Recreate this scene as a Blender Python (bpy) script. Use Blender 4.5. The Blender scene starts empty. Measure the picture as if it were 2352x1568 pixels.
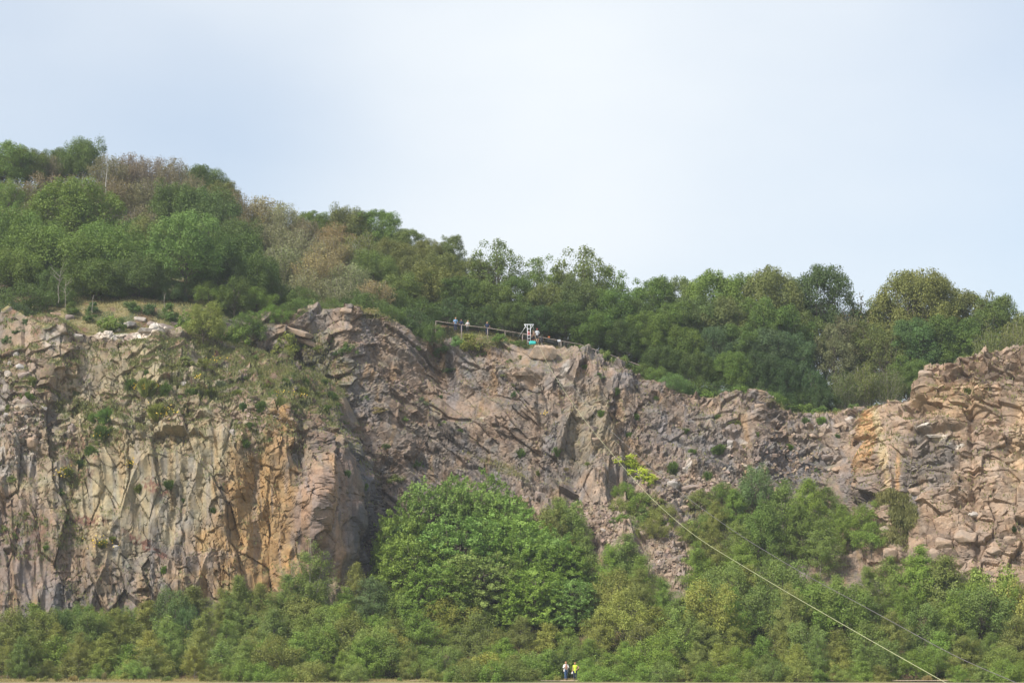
import bpy, math, random, time
import numpy as np
from mathutils import Vector, Matrix
from mathutils.bvhtree import BVHTree

T0 = time.time()
scene = bpy.context.scene
COL = scene.collection
rng = np.random.default_rng(11)
random.seed(11)

# ------------------------------------------------------------------ camera
# coordinates used below: (x, y) of a 2352 px wide view of the place and Y, the distance in metres
FO = 4806.0
PITCH = math.radians(8.19)
CX, CY = 1176.0, 784.0
cam = bpy.data.cameras.new("camera")
cam_o = bpy.data.objects.new("camera", cam)
COL.objects.link(cam_o)
cam.sensor_width = 36.0
cam.lens = FO / 2352.0 * 36.0
cam.clip_start = 1.0
cam.clip_end = 6000.0
cam_o.location = (0, 0, 0)
cam_o.rotation_euler = (math.radians(90) + PITCH, 0, 0)
scene.camera = cam_o

# ------------------------------------------------------------------ sky and sun
SUN_EL, SUN_AZ = math.radians(47), math.radians(-130)      # azimuth from +Y (view direction), negative = to the left
world = bpy.data.worlds.new("World")
scene.world = world
world.use_nodes = True
wn, wl = world.node_tree.nodes, world.node_tree.links
wn.clear()
sky = wn.new("ShaderNodeTexSky")
sky.sky_type = 'NISHITA'
sky.sun_disc = False
sky.sun_elevation = SUN_EL
sky.sun_rotation = SUN_AZ
sky.air_density = 1.0
sky.dust_density = 2.2
sky.ozone_density = 1.0
SKY_STRENGTH = 0.12
tc = wn.new("ShaderNodeTexCoord")
def wmath(op, a, b=None, c=None, clamp=False):
    n = wn.new("ShaderNodeMath"); n.operation = op; n.use_clamp = clamp
    for i, v in enumerate((a, b, c)):
        if v is None: continue
        if isinstance(v, (int, float)): n.inputs[i].default_value = v
        else: wl.new(v, n.inputs[i])
    return n.outputs[0]
def blob(x, y, width, stretch=1.0):
    # a soft patch of thin cloud in the sky around the direction (x, y)
    dx, dz = x - CX, CY - y
    v = Vector((dx, FO * math.cos(PITCH) - dz * math.sin(PITCH), FO * math.sin(PITCH) + dz * math.cos(PITCH))).normalized()
    sub = wn.new("ShaderNodeVectorMath"); sub.operation = 'SUBTRACT'
    wl.new(tc.outputs['Generated'], sub.inputs[0]); sub.inputs[1].default_value = v
    mul = wn.new("ShaderNodeVectorMath"); mul.operation = 'MULTIPLY'
    wl.new(sub.outputs[0], mul.inputs[0]); mul.inputs[1].default_value = (1.0, 1.0, stretch)
    ln = wn.new("ShaderNodeVectorMath"); ln.operation = 'LENGTH'
    wl.new(mul.outputs[0], ln.inputs[0])
    q = wmath('DIVIDE', ln.outputs['Value'], width)
    q = wmath('MULTIPLY', wmath('MULTIPLY', q, q), -1.0)
    return wmath('EXPONENT', q)
nz = wn.new("ShaderNodeTexNoise"); nz.inputs['Scale'].default_value = 7.0; nz.inputs['Detail'].default_value = 3.0
nz.inputs['Roughness'].default_value = 0.4
mp = wn.new("ShaderNodeMapping"); mp.inputs['Scale'].default_value = (1.0, 1.0, 2.0)
wl.new(tc.outputs['Generated'], mp.inputs['Vector']); wl.new(mp.outputs[0], nz.inputs['Vector'])
m1 = blob(1250, 330, 0.19, 0.9)
m2 = blob(560, 330, 0.075, 1.2)
m3 = blob(2420, 620, 0.10, 0.8)
cov = wmath('MULTIPLY_ADD', m1, 0.42, 0.46)
cov = wmath('MULTIPLY_ADD', m2, -0.22, cov)
cov = wmath('MULTIPLY_ADD', m3, -0.12, cov)
cov = wmath('MULTIPLY_ADD', wmath('SUBTRACT', nz.outputs['Fac'], 0.5), 0.45, cov, clamp=True)
scl = wn.new("ShaderNodeVectorMath"); scl.operation = 'SCALE'; scl.inputs['Scale'].default_value = SKY_STRENGTH
wl.new(sky.outputs[0], scl.inputs[0])
mixc = wn.new("ShaderNodeMix"); mixc.data_type = 'RGBA'
wl.new(cov, mixc.inputs['Factor']); wl.new(scl.outputs[0], mixc.inputs[6])
mixc.inputs[7].default_value = (0.63, 0.66, 0.68, 1)
bg = wn.new("ShaderNodeBackground"); wl.new(mixc.outputs[2], bg.inputs['Color']); bg.inputs['Strength'].default_value = 1.0
wo = wn.new("ShaderNodeOutputWorld"); wl.new(bg.outputs[0], wo.inputs['Surface'])

sun = bpy.data.lights.new("sun", 'SUN')
sun.energy = 3.6
sun.angle = math.radians(2.0)
sun.color = (1.0, 0.94, 0.86)
sun_o = bpy.data.objects.new("sun", sun)
COL.objects.link(sun_o)
sd = Vector((math.sin(SUN_AZ) * math.cos(SUN_EL), math.cos(SUN_AZ) * math.cos(SUN_EL), math.sin(SUN_EL)))
sun_o.rotation_euler = sd.to_track_quat('Z', 'Y').to_euler()
sun_o.location = sd * 300

scene.view_settings.view_transform = 'Standard'
scene.view_settings.look = 'None'
scene.view_settings.exposure = 0.63
scene.view_settings.gamma = 1.0
scene.cycles.max_bounces = 5
scene.cycles.diffuse_bounces = 3
scene.cycles.glossy_bounces = 2
scene.cycles.transmission_bounces = 3
scene.cycles.transparent_max_bounces = 8
scene.cycles.use_denoising = True
scene.cycles.denoiser = 'OPENIMAGEDENOISE'
scene.cycles.volume_bounces = 0

# ------------------------------------------------------------------ helpers
def W(x, y, Y):
    """world point seen at view coordinates (x, y) at distance Y (arrays or numbers)"""
    dx = np.asarray(x, float) - CX
    dz = CY - np.asarray(y, float)
    yy = FO * math.cos(PITCH) - dz * math.sin(PITCH)
    zz = FO * math.sin(PITCH) + dz * math.cos(PITCH)
    k = np.asarray(Y, float) / yy
    return np.stack(np.broadcast_arrays(dx * k, np.asarray(Y, float) + 0 * dx, zz * k), -1)
def Wv(x, y, Y): return Vector(W(x, y, Y).tolist())
def project(p):
    p = np.asarray(p, float)
    yy = p[..., 1] * math.cos(PITCH) + p[..., 2] * math.sin(PITCH)
    zz = -p[..., 1] * math.sin(PITCH) + p[..., 2] * math.cos(PITCH)
    return CX + FO * p[..., 0] / yy, CY - FO * zz / yy

def tag(o, label=None, cat=None, group=None, kind=None):
    if label: o["label"] = label
    if cat: o["category"] = cat
    if group: o["group"] = group
    if kind: o["kind"] = kind
    return o
def link(name, me, parent=None, loc=None, rot=None, scale=None):
    o = bpy.data.objects.new(name, me)
    COL.objects.link(o)
    if parent is not None: o.parent = parent
    if loc is not None: o.location = loc
    if rot is not None: o.rotation_euler = rot
    if scale is not None: o.scale = scale
    return o

def mesh_np(name, verts, faces, mat=None, attrs=None, smooth=False):
    """verts (n,3), faces (m,k) all of one size; attrs {name: (n,) or (n,3) per-vertex}"""
    me = bpy.data.meshes.new(name)
    verts = np.ascontiguousarray(verts, dtype=np.float32)
    faces = np.ascontiguousarray(faces, dtype=np.int32)
    m, k = faces.shape
    me.vertices.add(len(verts)); me.vertices.foreach_set("co", verts.ravel())
    me.loops.add(m * k); me.loops.foreach_set("vertex_index", faces.ravel())
    me.polygons.add(m)
    me.polygons.foreach_set("loop_start", np.arange(0, m * k, k, dtype=np.int32))
    me.polygons.foreach_set("use_smooth", np.full(m, smooth, dtype=bool))
    me.update(calc_edges=True)
    for nm, a in (attrs or {}).items():
        a = np.asarray(a, np.float32)
        if a.ndim == 1:
            at = me.attributes.new(nm, 'FLOAT', 'POINT'); at.data.foreach_set("value", a)
        else:
            at = me.attributes.new(nm, 'FLOAT_COLOR', 'POINT')
            c = np.ones((len(a), 4), np.float32); c[:, :3] = a
            at.data.foreach_set("color", c.ravel())
    if mat is not None: me.materials.append(mat)
    return me

# noise and jointed-rock functions
def h2(i, j, s):
    a = (i.astype(np.int64) * 374761393 + j.astype(np.int64) * 668265263 + s * 974634777) & 0xFFFFFFFF
    a = ((a ^ (a >> 13)) * 1274126177) & 0xFFFFFFFF
    a = ((a ^ (a >> 16)) * 2246822519) & 0xFFFFFFFF
    return ((a ^ (a >> 15)) & 0xFFFFFF) / 16777216.0
def vnoise(u, v, s=0):
    i, j = np.floor(u), np.floor(v)
    f, g = u - i, v - j
    f = f * f * (3 - 2 * f); g = g * g * (3 - 2 * g)
    i = i.astype(np.int64); j = j.astype(np.int64)
    return (h2(i, j, s) * (1 - f) * (1 - g) + h2(i + 1, j, s) * f * (1 - g) + h2(i, j + 1, s) * (1 - f) * g + h2(i + 1, j + 1, s) * f * g)
def fbm(u, v, s=0, o=4):
    t = 0; a = 0.5; n = 0
    for k in range(o):
        t = t + a * vnoise(u * 2**k + 17.3 * k, v * 2**k - 9.1 * k, s + k); n += a; a *= 0.5
    return t / n
def cells(u, v, s):
    """nearest joint block: random numbers of the block, offset inside it, distance to its edge"""
    i0, j0 = np.floor(u).astype(np.int64), np.floor(v).astype(np.int64)
    F1 = np.full(u.shape, 9.0); F2 = np.full(u.shape, 9.0)
    bi = np.zeros_like(i0); bj = np.zeros_like(j0); du = np.zeros_like(u); dv = np.zeros_like(v)
    for a in (-1, 0, 1):
        for b in (-1, 0, 1):
            i, j = i0 + a, j0 + b
            x = i + 0.1 + 0.8 * h2(i, j, s) - u; y = j + 0.1 + 0.8 * h2(i, j, s + 91) - v
            d = np.sqrt(x * x + y * y)
            c = d < F1
            F2 = np.where(c, F1, np.minimum(F2, d))
            F1 = np.where(c, d, F1)
            bi = np.where(c, i, bi); bj = np.where(c, j, bj); du = np.where(c, -x, du); dv = np.where(c, -y, dv)
    return h2(bi, bj, s + 5), h2(bi, bj, s + 6), h2(bi, bj, s + 7), du, dv, F2 - F1
def rough(U, V, s, sc=5.0, lo=.2, hi=1.45):
    return lo + (hi - lo) * sst(fbm(U / sc, V / sc, s, 3), .36, .64)
def ribs(U, V, sx, sy, s, amp):
    n = fbm(U / sx + .3 * fbm(U / 6, V / 6, s + 3, 2), V / sy, s, 3)
    return amp * (1 - np.abs(2 * np.clip((n - .3) / .4, 0, 1) - 1) ** .8)
def rot(u, v, deg):
    c, s = math.cos(math.radians(deg)), math.sin(math.radians(deg))
    return u * c + v * s, -u * s + v * c
def joint(U, V, sx, sy, deg, seed, amp, tilt, crack, wob=0.5, bias=0.25):
    """displacement in metres and the block's random shade"""
    amp *= 0.62; tilt *= 1.8; crack *= 0.24; wob *= 0.14; bias -= 0.35
    wu = (fbm(U / sx * 0.6, V / sx * 0.6, seed + 50, 3) - 0.5) * wob * sx
    wv = (fbm(U / sx * 0.6, V / sx * 0.6, seed + 60, 3) - 0.5) * wob * sx
    a, b = rot(U + wu * 2, V + wv * 2, deg)
    r0, r1, r2, du, dv, e = cells(a / sx, b / sy, seed)
    d = amp * (r0 - 0.5) * 2 + tilt * amp * ((r1 - 0.5) * 2 * du + ((r2 - 0.5) * 2 + bias) * dv)
    d = d - crack * np.clip(1 - e / 0.07, 0, 1)
    return d, r1, e

# ------------------------------------------------------------------ materials
def new_mat(name):
    m = bpy.data.materials.new(name); m.use_nodes = True
    nt = m.node_tree; nt.nodes.clear()
    return m, nt.nodes, nt.links
def plain(name, col, rough=0.6, metal=0.0, vary=0.12, scale=8.0):
    m, n, l = new_mat(name)
    out = n.new("ShaderNodeOutputMaterial"); p = n.new("ShaderNodeBsdfPrincipled")
    p.inputs['Roughness'].default_value = rough; p.inputs['Metallic'].default_value = metal
    t = n.new("ShaderNodeTexCoord"); nz = n.new("ShaderNodeTexNoise"); nz.inputs['Scale'].default_value = scale
    nz.inputs['Detail'].default_value = 4
    l.new(t.outputs['Object'], nz.inputs['Vector'])
    mr = n.new("ShaderNodeMapRange"); mr.inputs[1].default_value = 0.3; mr.inputs[2].default_value = 0.7
    mr.inputs[3].default_value = 1 - vary; mr.inputs[4].default_value = 1 + vary
    l.new(nz.outputs['Fac'], mr.inputs[0])
    sc = n.new("ShaderNodeVectorMath"); sc.operation = 'SCALE'; sc.inputs[0].default_value = col[:3]
    l.new(mr.outputs[0], sc.inputs['Scale'])
    l.new(sc.outputs[0], p.inputs['Base Color'])
    l.new(p.outputs[0], out.inputs['Surface'])
    return m
def rock_mat(name="rock", attr=True, base=(0.3, 0.25, 0.2)):
    m, n, l = new_mat(name)
    out = n.new("ShaderNodeOutputMaterial"); p = n.new("ShaderNodeBsdfPrincipled")
    p.inputs['Roughness'].default_value = 0.82
    p.inputs['Specular IOR Level'].default_value = 0.3
    geo = n.new("ShaderNodeNewGeometry")
    if attr:
        at = n.new("ShaderNodeAttribute"); at.attribute_name = "col"; src = at.outputs['Color']
    else:
        oi = n.new("ShaderNodeObjectInfo"); src = oi.outputs['Color']
    n1 = n.new("ShaderNodeTexNoise"); n1.inputs['Scale'].default_value = 3.3; n1.inputs['Detail'].default_value = 8; n1.inputs['Roughness'].default_value = 0.65
    l.new(geo.outputs['Position'], n1.inputs['Vector'])
    mr = n.new("ShaderNodeMapRange"); mr.inputs[1].default_value = 0.3; mr.inputs[2].default_value = 0.7
    mr.inputs[3].default_value = 0.72; mr.inputs[4].default_value = 1.28
    l.new(n1.outputs['Fac'], mr.inputs[0])
    n2 = n.new("ShaderNodeTexNoise"); n2.inputs['Scale'].default_value = 0.8; n2.inputs['Detail'].default_value = 5
    l.new(geo.outputs['Position'], n2.inputs['Vector'])
    ramp = n.new("ShaderNodeValToRGB")
    ramp.color_ramp.elements[0].position = 0.35; ramp.color_ramp.elements[0].color = (0.93, 0.97, 1.01, 1)
    ramp.color_ramp.elements[1].position = 0.65; ramp.color_ramp.elements[1].color = (1.07, 1.0, 0.92, 1)
    l.new(n2.outputs['Fac'], ramp.inputs[0])
    mx = n.new("ShaderNodeVectorMath"); mx.operation = 'MULTIPLY'
    l.new(src, mx.inputs[0]); l.new(ramp.outputs[0], mx.inputs[1])
    sc = n.new("ShaderNodeVectorMath"); sc.operation = 'SCALE'
    l.new(mx.outputs[0], sc.inputs[0]); l.new(mr.outputs[0], sc.inputs['Scale'])
    l.new(sc.outputs[0], p.inputs['Base Color'])
    bp = n.new("ShaderNodeBump"); bp.inputs['Strength'].default_value = 0.55; bp.inputs['Distance'].default_value = 0.12
    l.new(n1.outputs['Fac'], bp.inputs['Height']); l.new(bp.outputs[0], p.inputs['Normal'])
    l.new(p.outputs[0], out.inputs['Surface'])
    return m
M_ROCK = rock_mat("jointed granite")
M_BOULDER = rock_mat("granite boulder", attr=False)
M_SOIL = rock_mat("soil and turf")

def leaf_mat(name="leaves", trans=0.30, spec=0.22):
    m, n, l = new_mat(name)
    out = n.new("ShaderNodeOutputMaterial")
    oi = n.new("ShaderNodeObjectInfo"); at = n.new("ShaderNodeAttribute"); at.attribute_name = "tint"
    at2 = n.new("ShaderNodeAttribute"); at2.attribute_name = "tone"
    # tint: brightness of the leaf itself, tone: how far it leans to yellow
    hs = n.new("ShaderNodeHueSaturation")
    mh = n.new("ShaderNodeMapRange"); mh.inputs[3].default_value = 0.503; mh.inputs[4].default_value = 0.478
    l.new(at2.outputs['Fac'], mh.inputs[0]); l.new(mh.outputs[0], hs.inputs['Hue'])
    mv = n.new("ShaderNodeMapRange"); mv.inputs[3].default_value = 0.95; mv.inputs[4].default_value = 2.0
    l.new(at.outputs['Fac'], mv.inputs[0]); l.new(mv.outputs[0], hs.inputs['Value'])
    l.new(oi.outputs['Color'], hs.inputs['Color'])
    p = n.new("ShaderNodeBsdfPrincipled"); p.inputs['Roughness'].default_value = 0.5
    p.inputs['Specular IOR Level'].default_value = spec
    l.new(hs.outputs[0], p.inputs['Base Color'])
    tr = n.new("ShaderNodeBsdfTranslucent"); l.new(hs.outputs[0], tr.inputs['Color'])
    mx = n.new("ShaderNodeMixShader"); mx.inputs[0].default_value = trans
    l.new(p.outputs[0], mx.inputs[1]); l.new(tr.outputs[0], mx.inputs[2]); l.new(mx.outputs[0], out.inputs['Surface'])
    return m
M_LEAF = leaf_mat()
M_BARK = plain("bark", (0.13, 0.105, 0.08), 0.9, 0, 0.3, 3)
M_BARKPALE = plain("pale bark", (0.28, 0.25, 0.21), 0.85, 0, 0.25, 3)

# ------------------------------------------------------------------ terrain tables (x: nodes of (y, Y), foot to rim)
LEFT = {
 -200: [(1422,221),(1200,226),(1050,231),(930,236),(820,240),(700,246)],
 0:   [(1420,224),(1200,228),(1050,232),(939,238),(820,243),(715,247)],
 60:  [(1418,225),(1200,229),(1060,232),(940,236),(850,239),(735,243)],
 110: [(1415,226),(1200,229),(1080,232),(960,236),(850,238),(722,241)],
 200: [(1410,227),(1220,230),(1080,233),(950,238),(850,241),(768,243)],
 350: [(1408,229),(1200,231),(1000,234),(890,239),(825,242),(758,246)],
 500: [(1400,229),(1180,231),(1000,233),(895,238),(810,246),(775,251)],
 620: [(1390,229),(1180,231),(1000,233),(925,236),(860,246),(815,252)],
 720: [(1380,231),(1200,232),(1060,234),(965,237),(905,246),(850,254)],
 790: [(1370,234),(1250,235),(1100,237),(1000,241),(960,246),(900,254)],
 845: [(1355,239),(1280,240),(1190,242),(1090,246),(1050,250),(1010,256)],
 875: [(1350,246),(1290,248),(1220,250),(1150,253),(1110,257),(1080,261)],
 905: [(1340,256),(1290,258),(1240,260),(1190,262),(1160,264),(1140,266)],
 940: [(1340,270),(1300,270),(1270,270),(1240,270),(1220,270),(1200,270)],
}
MID = {
 440: [(1300,266),(1200,266),(1050,266),(900,266),(800,266),(740,266)],
 560: [(1300,264),(1200,264),(1050,264),(900,263),(790,258),(728,259)],
 640: [(1300,262),(1200,262),(1050,262),(900,260),(800,257),(722,260)],
 720: [(1300,256),(1200,257),(1050,258),(900,258),(800,259),(712,261)],
 790: [(1300,253),(1200,255),(1080,256),(950,256),(820,258),(703,260)],
 860: [(1300,250),(1180,254),(1060,256),(950,257),(840,260),(716,262)],
 935: [(1300,248),(1180,254),(1060,257),(950,259),(850,262),(755,264)],
 980: [(1300,246),(1160,254),(1060,258),(950,261),(870,264),(790,266)],
 1060:[(1300,245),(1160,253),(1060,257),(960,260),(870,263),(790,266)],
 1120:[(1300,244),(1160,252),(1080,256),(970,259),(870,262),(778,265)],
 1200:[(1300,243),(1160,250),(1080,255),(960,257),(870,260),(800,263)],
 1245:[(1300,242),(1160,250),(1080,254),(960,256),(860,258),(800,262)],
 1330:[(1300,240),(1160,249),(1060,253),(960,256),(870,260),(806,264)],
 1420:[(1320,236),(1180,247),(1060,253),(980,257),(900,260),(838,264)],
 1480:[(1330,235),(1190,246),(1080,252),(1000,257),(930,260),(868,263)],
 1540:[(1340,234),(1200,245),(1100,251),(1020,256),(950,260),(895,263)],
 1620:[(1330,235),(1190,246),(1090,252),(1020,256),(960,260),(912,263)],
 1740:[(1330,236),(1180,246),(1080,250),(1010,255),(960,258),(910,261)],
 1800:[(1320,238),(1180,248),(1120,252),(1060,256),(1000,259),(955,262)],
 1900:[(1300,238),(1180,246),(1120,249),(1050,253),(990,257),(948,261)],
 1990:[(1300,236),(1180,242),(1120,244),(1050,247),(990,251),(943,258)],
 2060:[(1300,236),(1180,241),(1110,243),(1040,246),(985,250),(938,257)],
 2120:[(1300,236),(1180,241),(1110,243),(1040,247),(985,252),(935,258)],
 2550:[(1300,240),(1180,246),(1110,248),(1040,250),(985,254),(935,258)],
}
RIGHT = {
 1940:[(1330,246),(1200,252),(1110,256),(1040,260),(990,265),(960,270)],
 1975:[(1330,235),(1200,240),(1110,243),(1040,247),(990,252),(955,258)],
 2040:[(1330,232),(1200,235),(1100,238),(1020,242),(970,246),(945,251)],
 2095:[(1330,230),(1200,234),(1100,236),(1020,239),(970,241),(940,245)],
 2114:[(1330,229),(1200,233),(1095,236),(1005,239),(955,241),(928,243)],
 2124:[(1330,228),(1200,232),(1080,235),(970,238),(905,240),(843,242)],
 2175:[(1330,228),(1200,231),(1060,234),(960,237),(900,239),(845,241)],
 2200:[(1330,228),(1200,231),(1060,234),(960,236),(890,238),(822,240)],
 2270:[(1330,227),(1200,230),(1050,233),(950,235),(875,237),(812,239)],
 2352:[(1330,226),(1200,229),(1050,232),(940,234),(865,236),(802,238)],
 2600:[(1330,224),(1200,228),(1050,231),(930,233),(840,235),(735,237)],
}
# ground behind the rim: x: (rim y, rim Y, y at rim+8, y at 290, y at 322)
HILL = {
 -500:(690,248,660,590,440), 0:(722,250,695,590,440), 150:(735,246,707,590,430), 300:(760,247,706,590,430), 450:(768,251,712,590,460),
 560:(735,258,708,610,500), 700:(722,261,704,620,540), 780:(710,261,704,640,560), 860:(725,263,718,660,590), 940:(765,265,742,690,620),
 1003:(785,267,757,725,660), 1120:(783,266,768,745,715), 1200:(800,266,782,770,745), 1330:(812,266,809,800,790),
 1480:(875,266,864,860,858), 1540:(900,266,884,878,876), 1700:(922,264,912,908,906), 1900:(955,264,940,936,934),
 2000:(950,261,942,936,934), 2150:(945,262,940,935,933), 3000:(945,262,940,935,933)}

def table_grid(tab, xs, smooth_px):
    keys = sorted(tab); K = len(tab[keys[0]])
    ys = np.stack([np.interp(xs, keys, [tab[k][i][0] for k in keys]) for i in range(K)], 1)
    Ys = np.stack([np.interp(xs, keys, [tab[k][i][1] for k in keys]) for i in range(K)], 1)
    w = int(smooth_px / (xs[1] - xs[0]))
    if w > 1:
        ker = np.exp(-np.linspace(-2, 2, 2 * w + 1)**2); ker /= ker.sum()
        for A in (ys, Ys):
            for i in range(K):
                A[:, i] = np.convolve(np.pad(A[:, i], w, mode='edge'), ker, mode='valid')
    return ys, Ys

def make_sheet(tab, x0, x1, dx, rows, smooth_px, pre, post):
    xs = np.arange(x0, x1, dx)
    ys, Ys = table_grid(tab, xs, smooth_px)
    # rim to foot plus the ground in front and a strip behind the rim
    py, pY = pre(xs, ys, Ys); qy, qY = post(xs, ys, Ys)
    P = np.concatenate([py, ys, qy], 1); D = np.concatenate([pY, Ys, qY], 1)
    n_pre, n_face, n_post = py.shape[1], ys.shape[1], qy.shape[1]
    t = np.concatenate([np.linspace(0, n_pre, 34)[:-1], np.linspace(n_pre, n_pre + n_face - 1, rows)[:-1],
                        np.linspace(n_pre + n_face - 1, n_pre + n_face - 1 + n_post, 34)])
    k = np.clip(np.floor(t).astype(int), 0, P.shape[1] - 2); f = t - k
    # rounded corners between the nodes
    y = P[:, k] * (1 - f) + P[:, k + 1] * f
    Y = D[:, k] * (1 - f) + D[:, k + 1] * f
    ker = np.hanning(2 * (rows // 22) + 3); ker /= ker.sum(); h = len(ker) // 2
    def smo(A):
        B = np.pad(A, ((0, 0), (h, h)), mode='edge')
        return np.stack([np.convolve(r, ker, mode='valid') for r in B])
    Y2 = smo(Y); y2 = smo(y)
    w = np.clip((n_pre + n_face - 1.25 - t) / 0.3, 0, 1) * np.clip((t - n_pre + 0.1) / 0.3, 0, 1)
    Y = Y * (1 - w) + Y2 * w; y = y * (1 - w) + y2 * w
    X = np.repeat(xs[:, None], len(t), 1)
    return W(X, y, Y), X, y, t, n_pre, n_face

def grid_faces(nx, ny):
    i = np.arange(nx - 1)[:, None] * ny + np.arange(ny - 1)[None, :]
    return np.stack([i, i + ny, i + ny + 1, i + 1], -1).reshape(-1, 4)
def grid_normals(P):
    a = np.gradient(P, axis=0); b = np.gradient(P, axis=1)
    n = np.cross(a, b); n /= np.linalg.norm(n, axis=-1, keepdims=True) + 1e-9
    return n
def sst(x, a, b):
    t = np.clip((x - a) / (b - a), 0, 1); return t * t * (3 - 2 * t)
def spot(X, y, x0, y0, rx, ry, ang=0, seed=3, wob=0.5):
    a, b = rot(X - x0, y - y0, ang)
    d = np.sqrt((a / rx)**2 + (b / ry)**2) + (fbm(X / 40, y / 40, seed, 4) - 0.5) * 2 * wob
    return 1 - sst(d, 0.6, 1.15)

def pre_front(xs, ys, Ys):
    o = np.ones_like(xs)[:, None]
    py = np.concatenate([1612 * o, 1565.5 * o, 1562 * o + 0, (ys[:, :1] + 90)], 1)
    pY = np.concatenate([190 * o, 208 * o, 214 * o, 224 + (Ys[:, :1] - 224) * 0.4], 1)
    return py, pY
def post_plateau(xs, ys, Ys):
    keys = sorted(HILL)
    h1 = np.interp(xs, keys, [HILL[k][2] for k in keys])[:, None]
    return np.concatenate([ys[:, -1:] + 5, np.maximum(h1 + 12, ys[:, -1:] - 18)], 1), np.concatenate([Ys[:, -1:] + 2.5, Ys[:, -1:] + 16], 1)
def post_drop(xs, ys, Ys):
    return np.concatenate([ys[:, -1:] + 8, ys[:, -1:] * 0 + 975], 1), np.concatenate([Ys[:, -1:] + 4, Ys[:, -1:] + 14], 1)
def pre_hidden(xs, ys, Ys):
    o = np.ones_like(xs)[:, None]
    return np.concatenate([1600 * o, 1450 * o], 1), np.concatenate([Ys[:, :1] - 2, Ys[:, :1] - 1], 1)

GREYPINK = np.array([0.215, 0.168, 0.134]); GREY = np.array([0.160, 0.142, 0.128]); OCHRE = np.array([0.34, 0.215, 0.090])
OLIVEGREY = np.array([0.235, 0.202, 0.130]); DARK = np.array([0.075, 0.075, 0.083]); TAN = np.array([0.29, 0.225, 0.172])
PALE = np.array([0.46, 0.42, 0.37]); SOIL = np.array([0.17, 0.105, 0.07]); MOSS = np.array([0.085, 0.105, 0.04]); REDSED = np.array([0.19, 0.085, 0.06])
DRY = np.array([0.235, 0.20, 0.095]); ORANGE = np.array([0.42, 0.26, 0.125])
def mixto(C, c, m):
    return C * (1 - m[..., None]) + c * m[..., None]

def finish_sheet(name, P, X, y, t, disp, C, n_pre, n_face, vegmask, wet=None):
    N = grid_normals(P)
    w = sst(t, n_pre - 0.3, n_pre + 0.1) * (1 - 0.85 * sst(t, n_pre + n_face - 1.15, n_pre + n_face - 0.7))
    Q = P + N * (disp * w[None, :])[..., None]
    N2 = grid_normals(Q)
    up = N2[..., 2]
    # soil, moss and turf lie on the ledges
    nsm = fbm(X / 28, y / 28, 70, 4)
    led = sst(up + (nsm - 0.5) * 1.1, 0.50, 0.72) * vegmask
    kind = fbm(X / 17, y / 17, 81, 3)
    vc = mixto(mixto(SOIL[None, None, :] + 0 * C, MOSS, sst(kind, 0.42, 0.55)), DRY, sst(kind, 0.60, 0.72))
    C = C * (1 - led[..., None]) + vc * led[..., None]
    back = sst(t, n_pre + n_face - 0.95, n_pre + n_face - 0.75)[None, :] + 0 * X
    tw = (1 - sst(t, n_pre - 1.2, n_pre - 0.5))[None, :] + 0 * X
    turf = mixto(mixto(MOSS[None, None, :] + 0 * C, DRY, sst(kind, 0.4, 0.62)), SOIL, sst(nsm, 0.55, 0.7))
    C = mixto(C, turf, back * 0.9)
    fk = fbm(Q[..., 0] / 1.2, Q[..., 1] / 1.2, 86, 4)
    C = mixto(C, mixto(MOSS[None, None, :] * 0.7 + 0 * C, SOIL * 0.8, sst(fk, 0.45, 0.6)), tw)
    me = mesh_np(name, Q.reshape(-1, 3), grid_faces(*X.shape), M_ROCK, {"col": np.clip(C, 0, 1).reshape(-1, 3)})
    o = link(name, me)
    tag(o, kind="structure")
    return Q, N2, led

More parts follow.
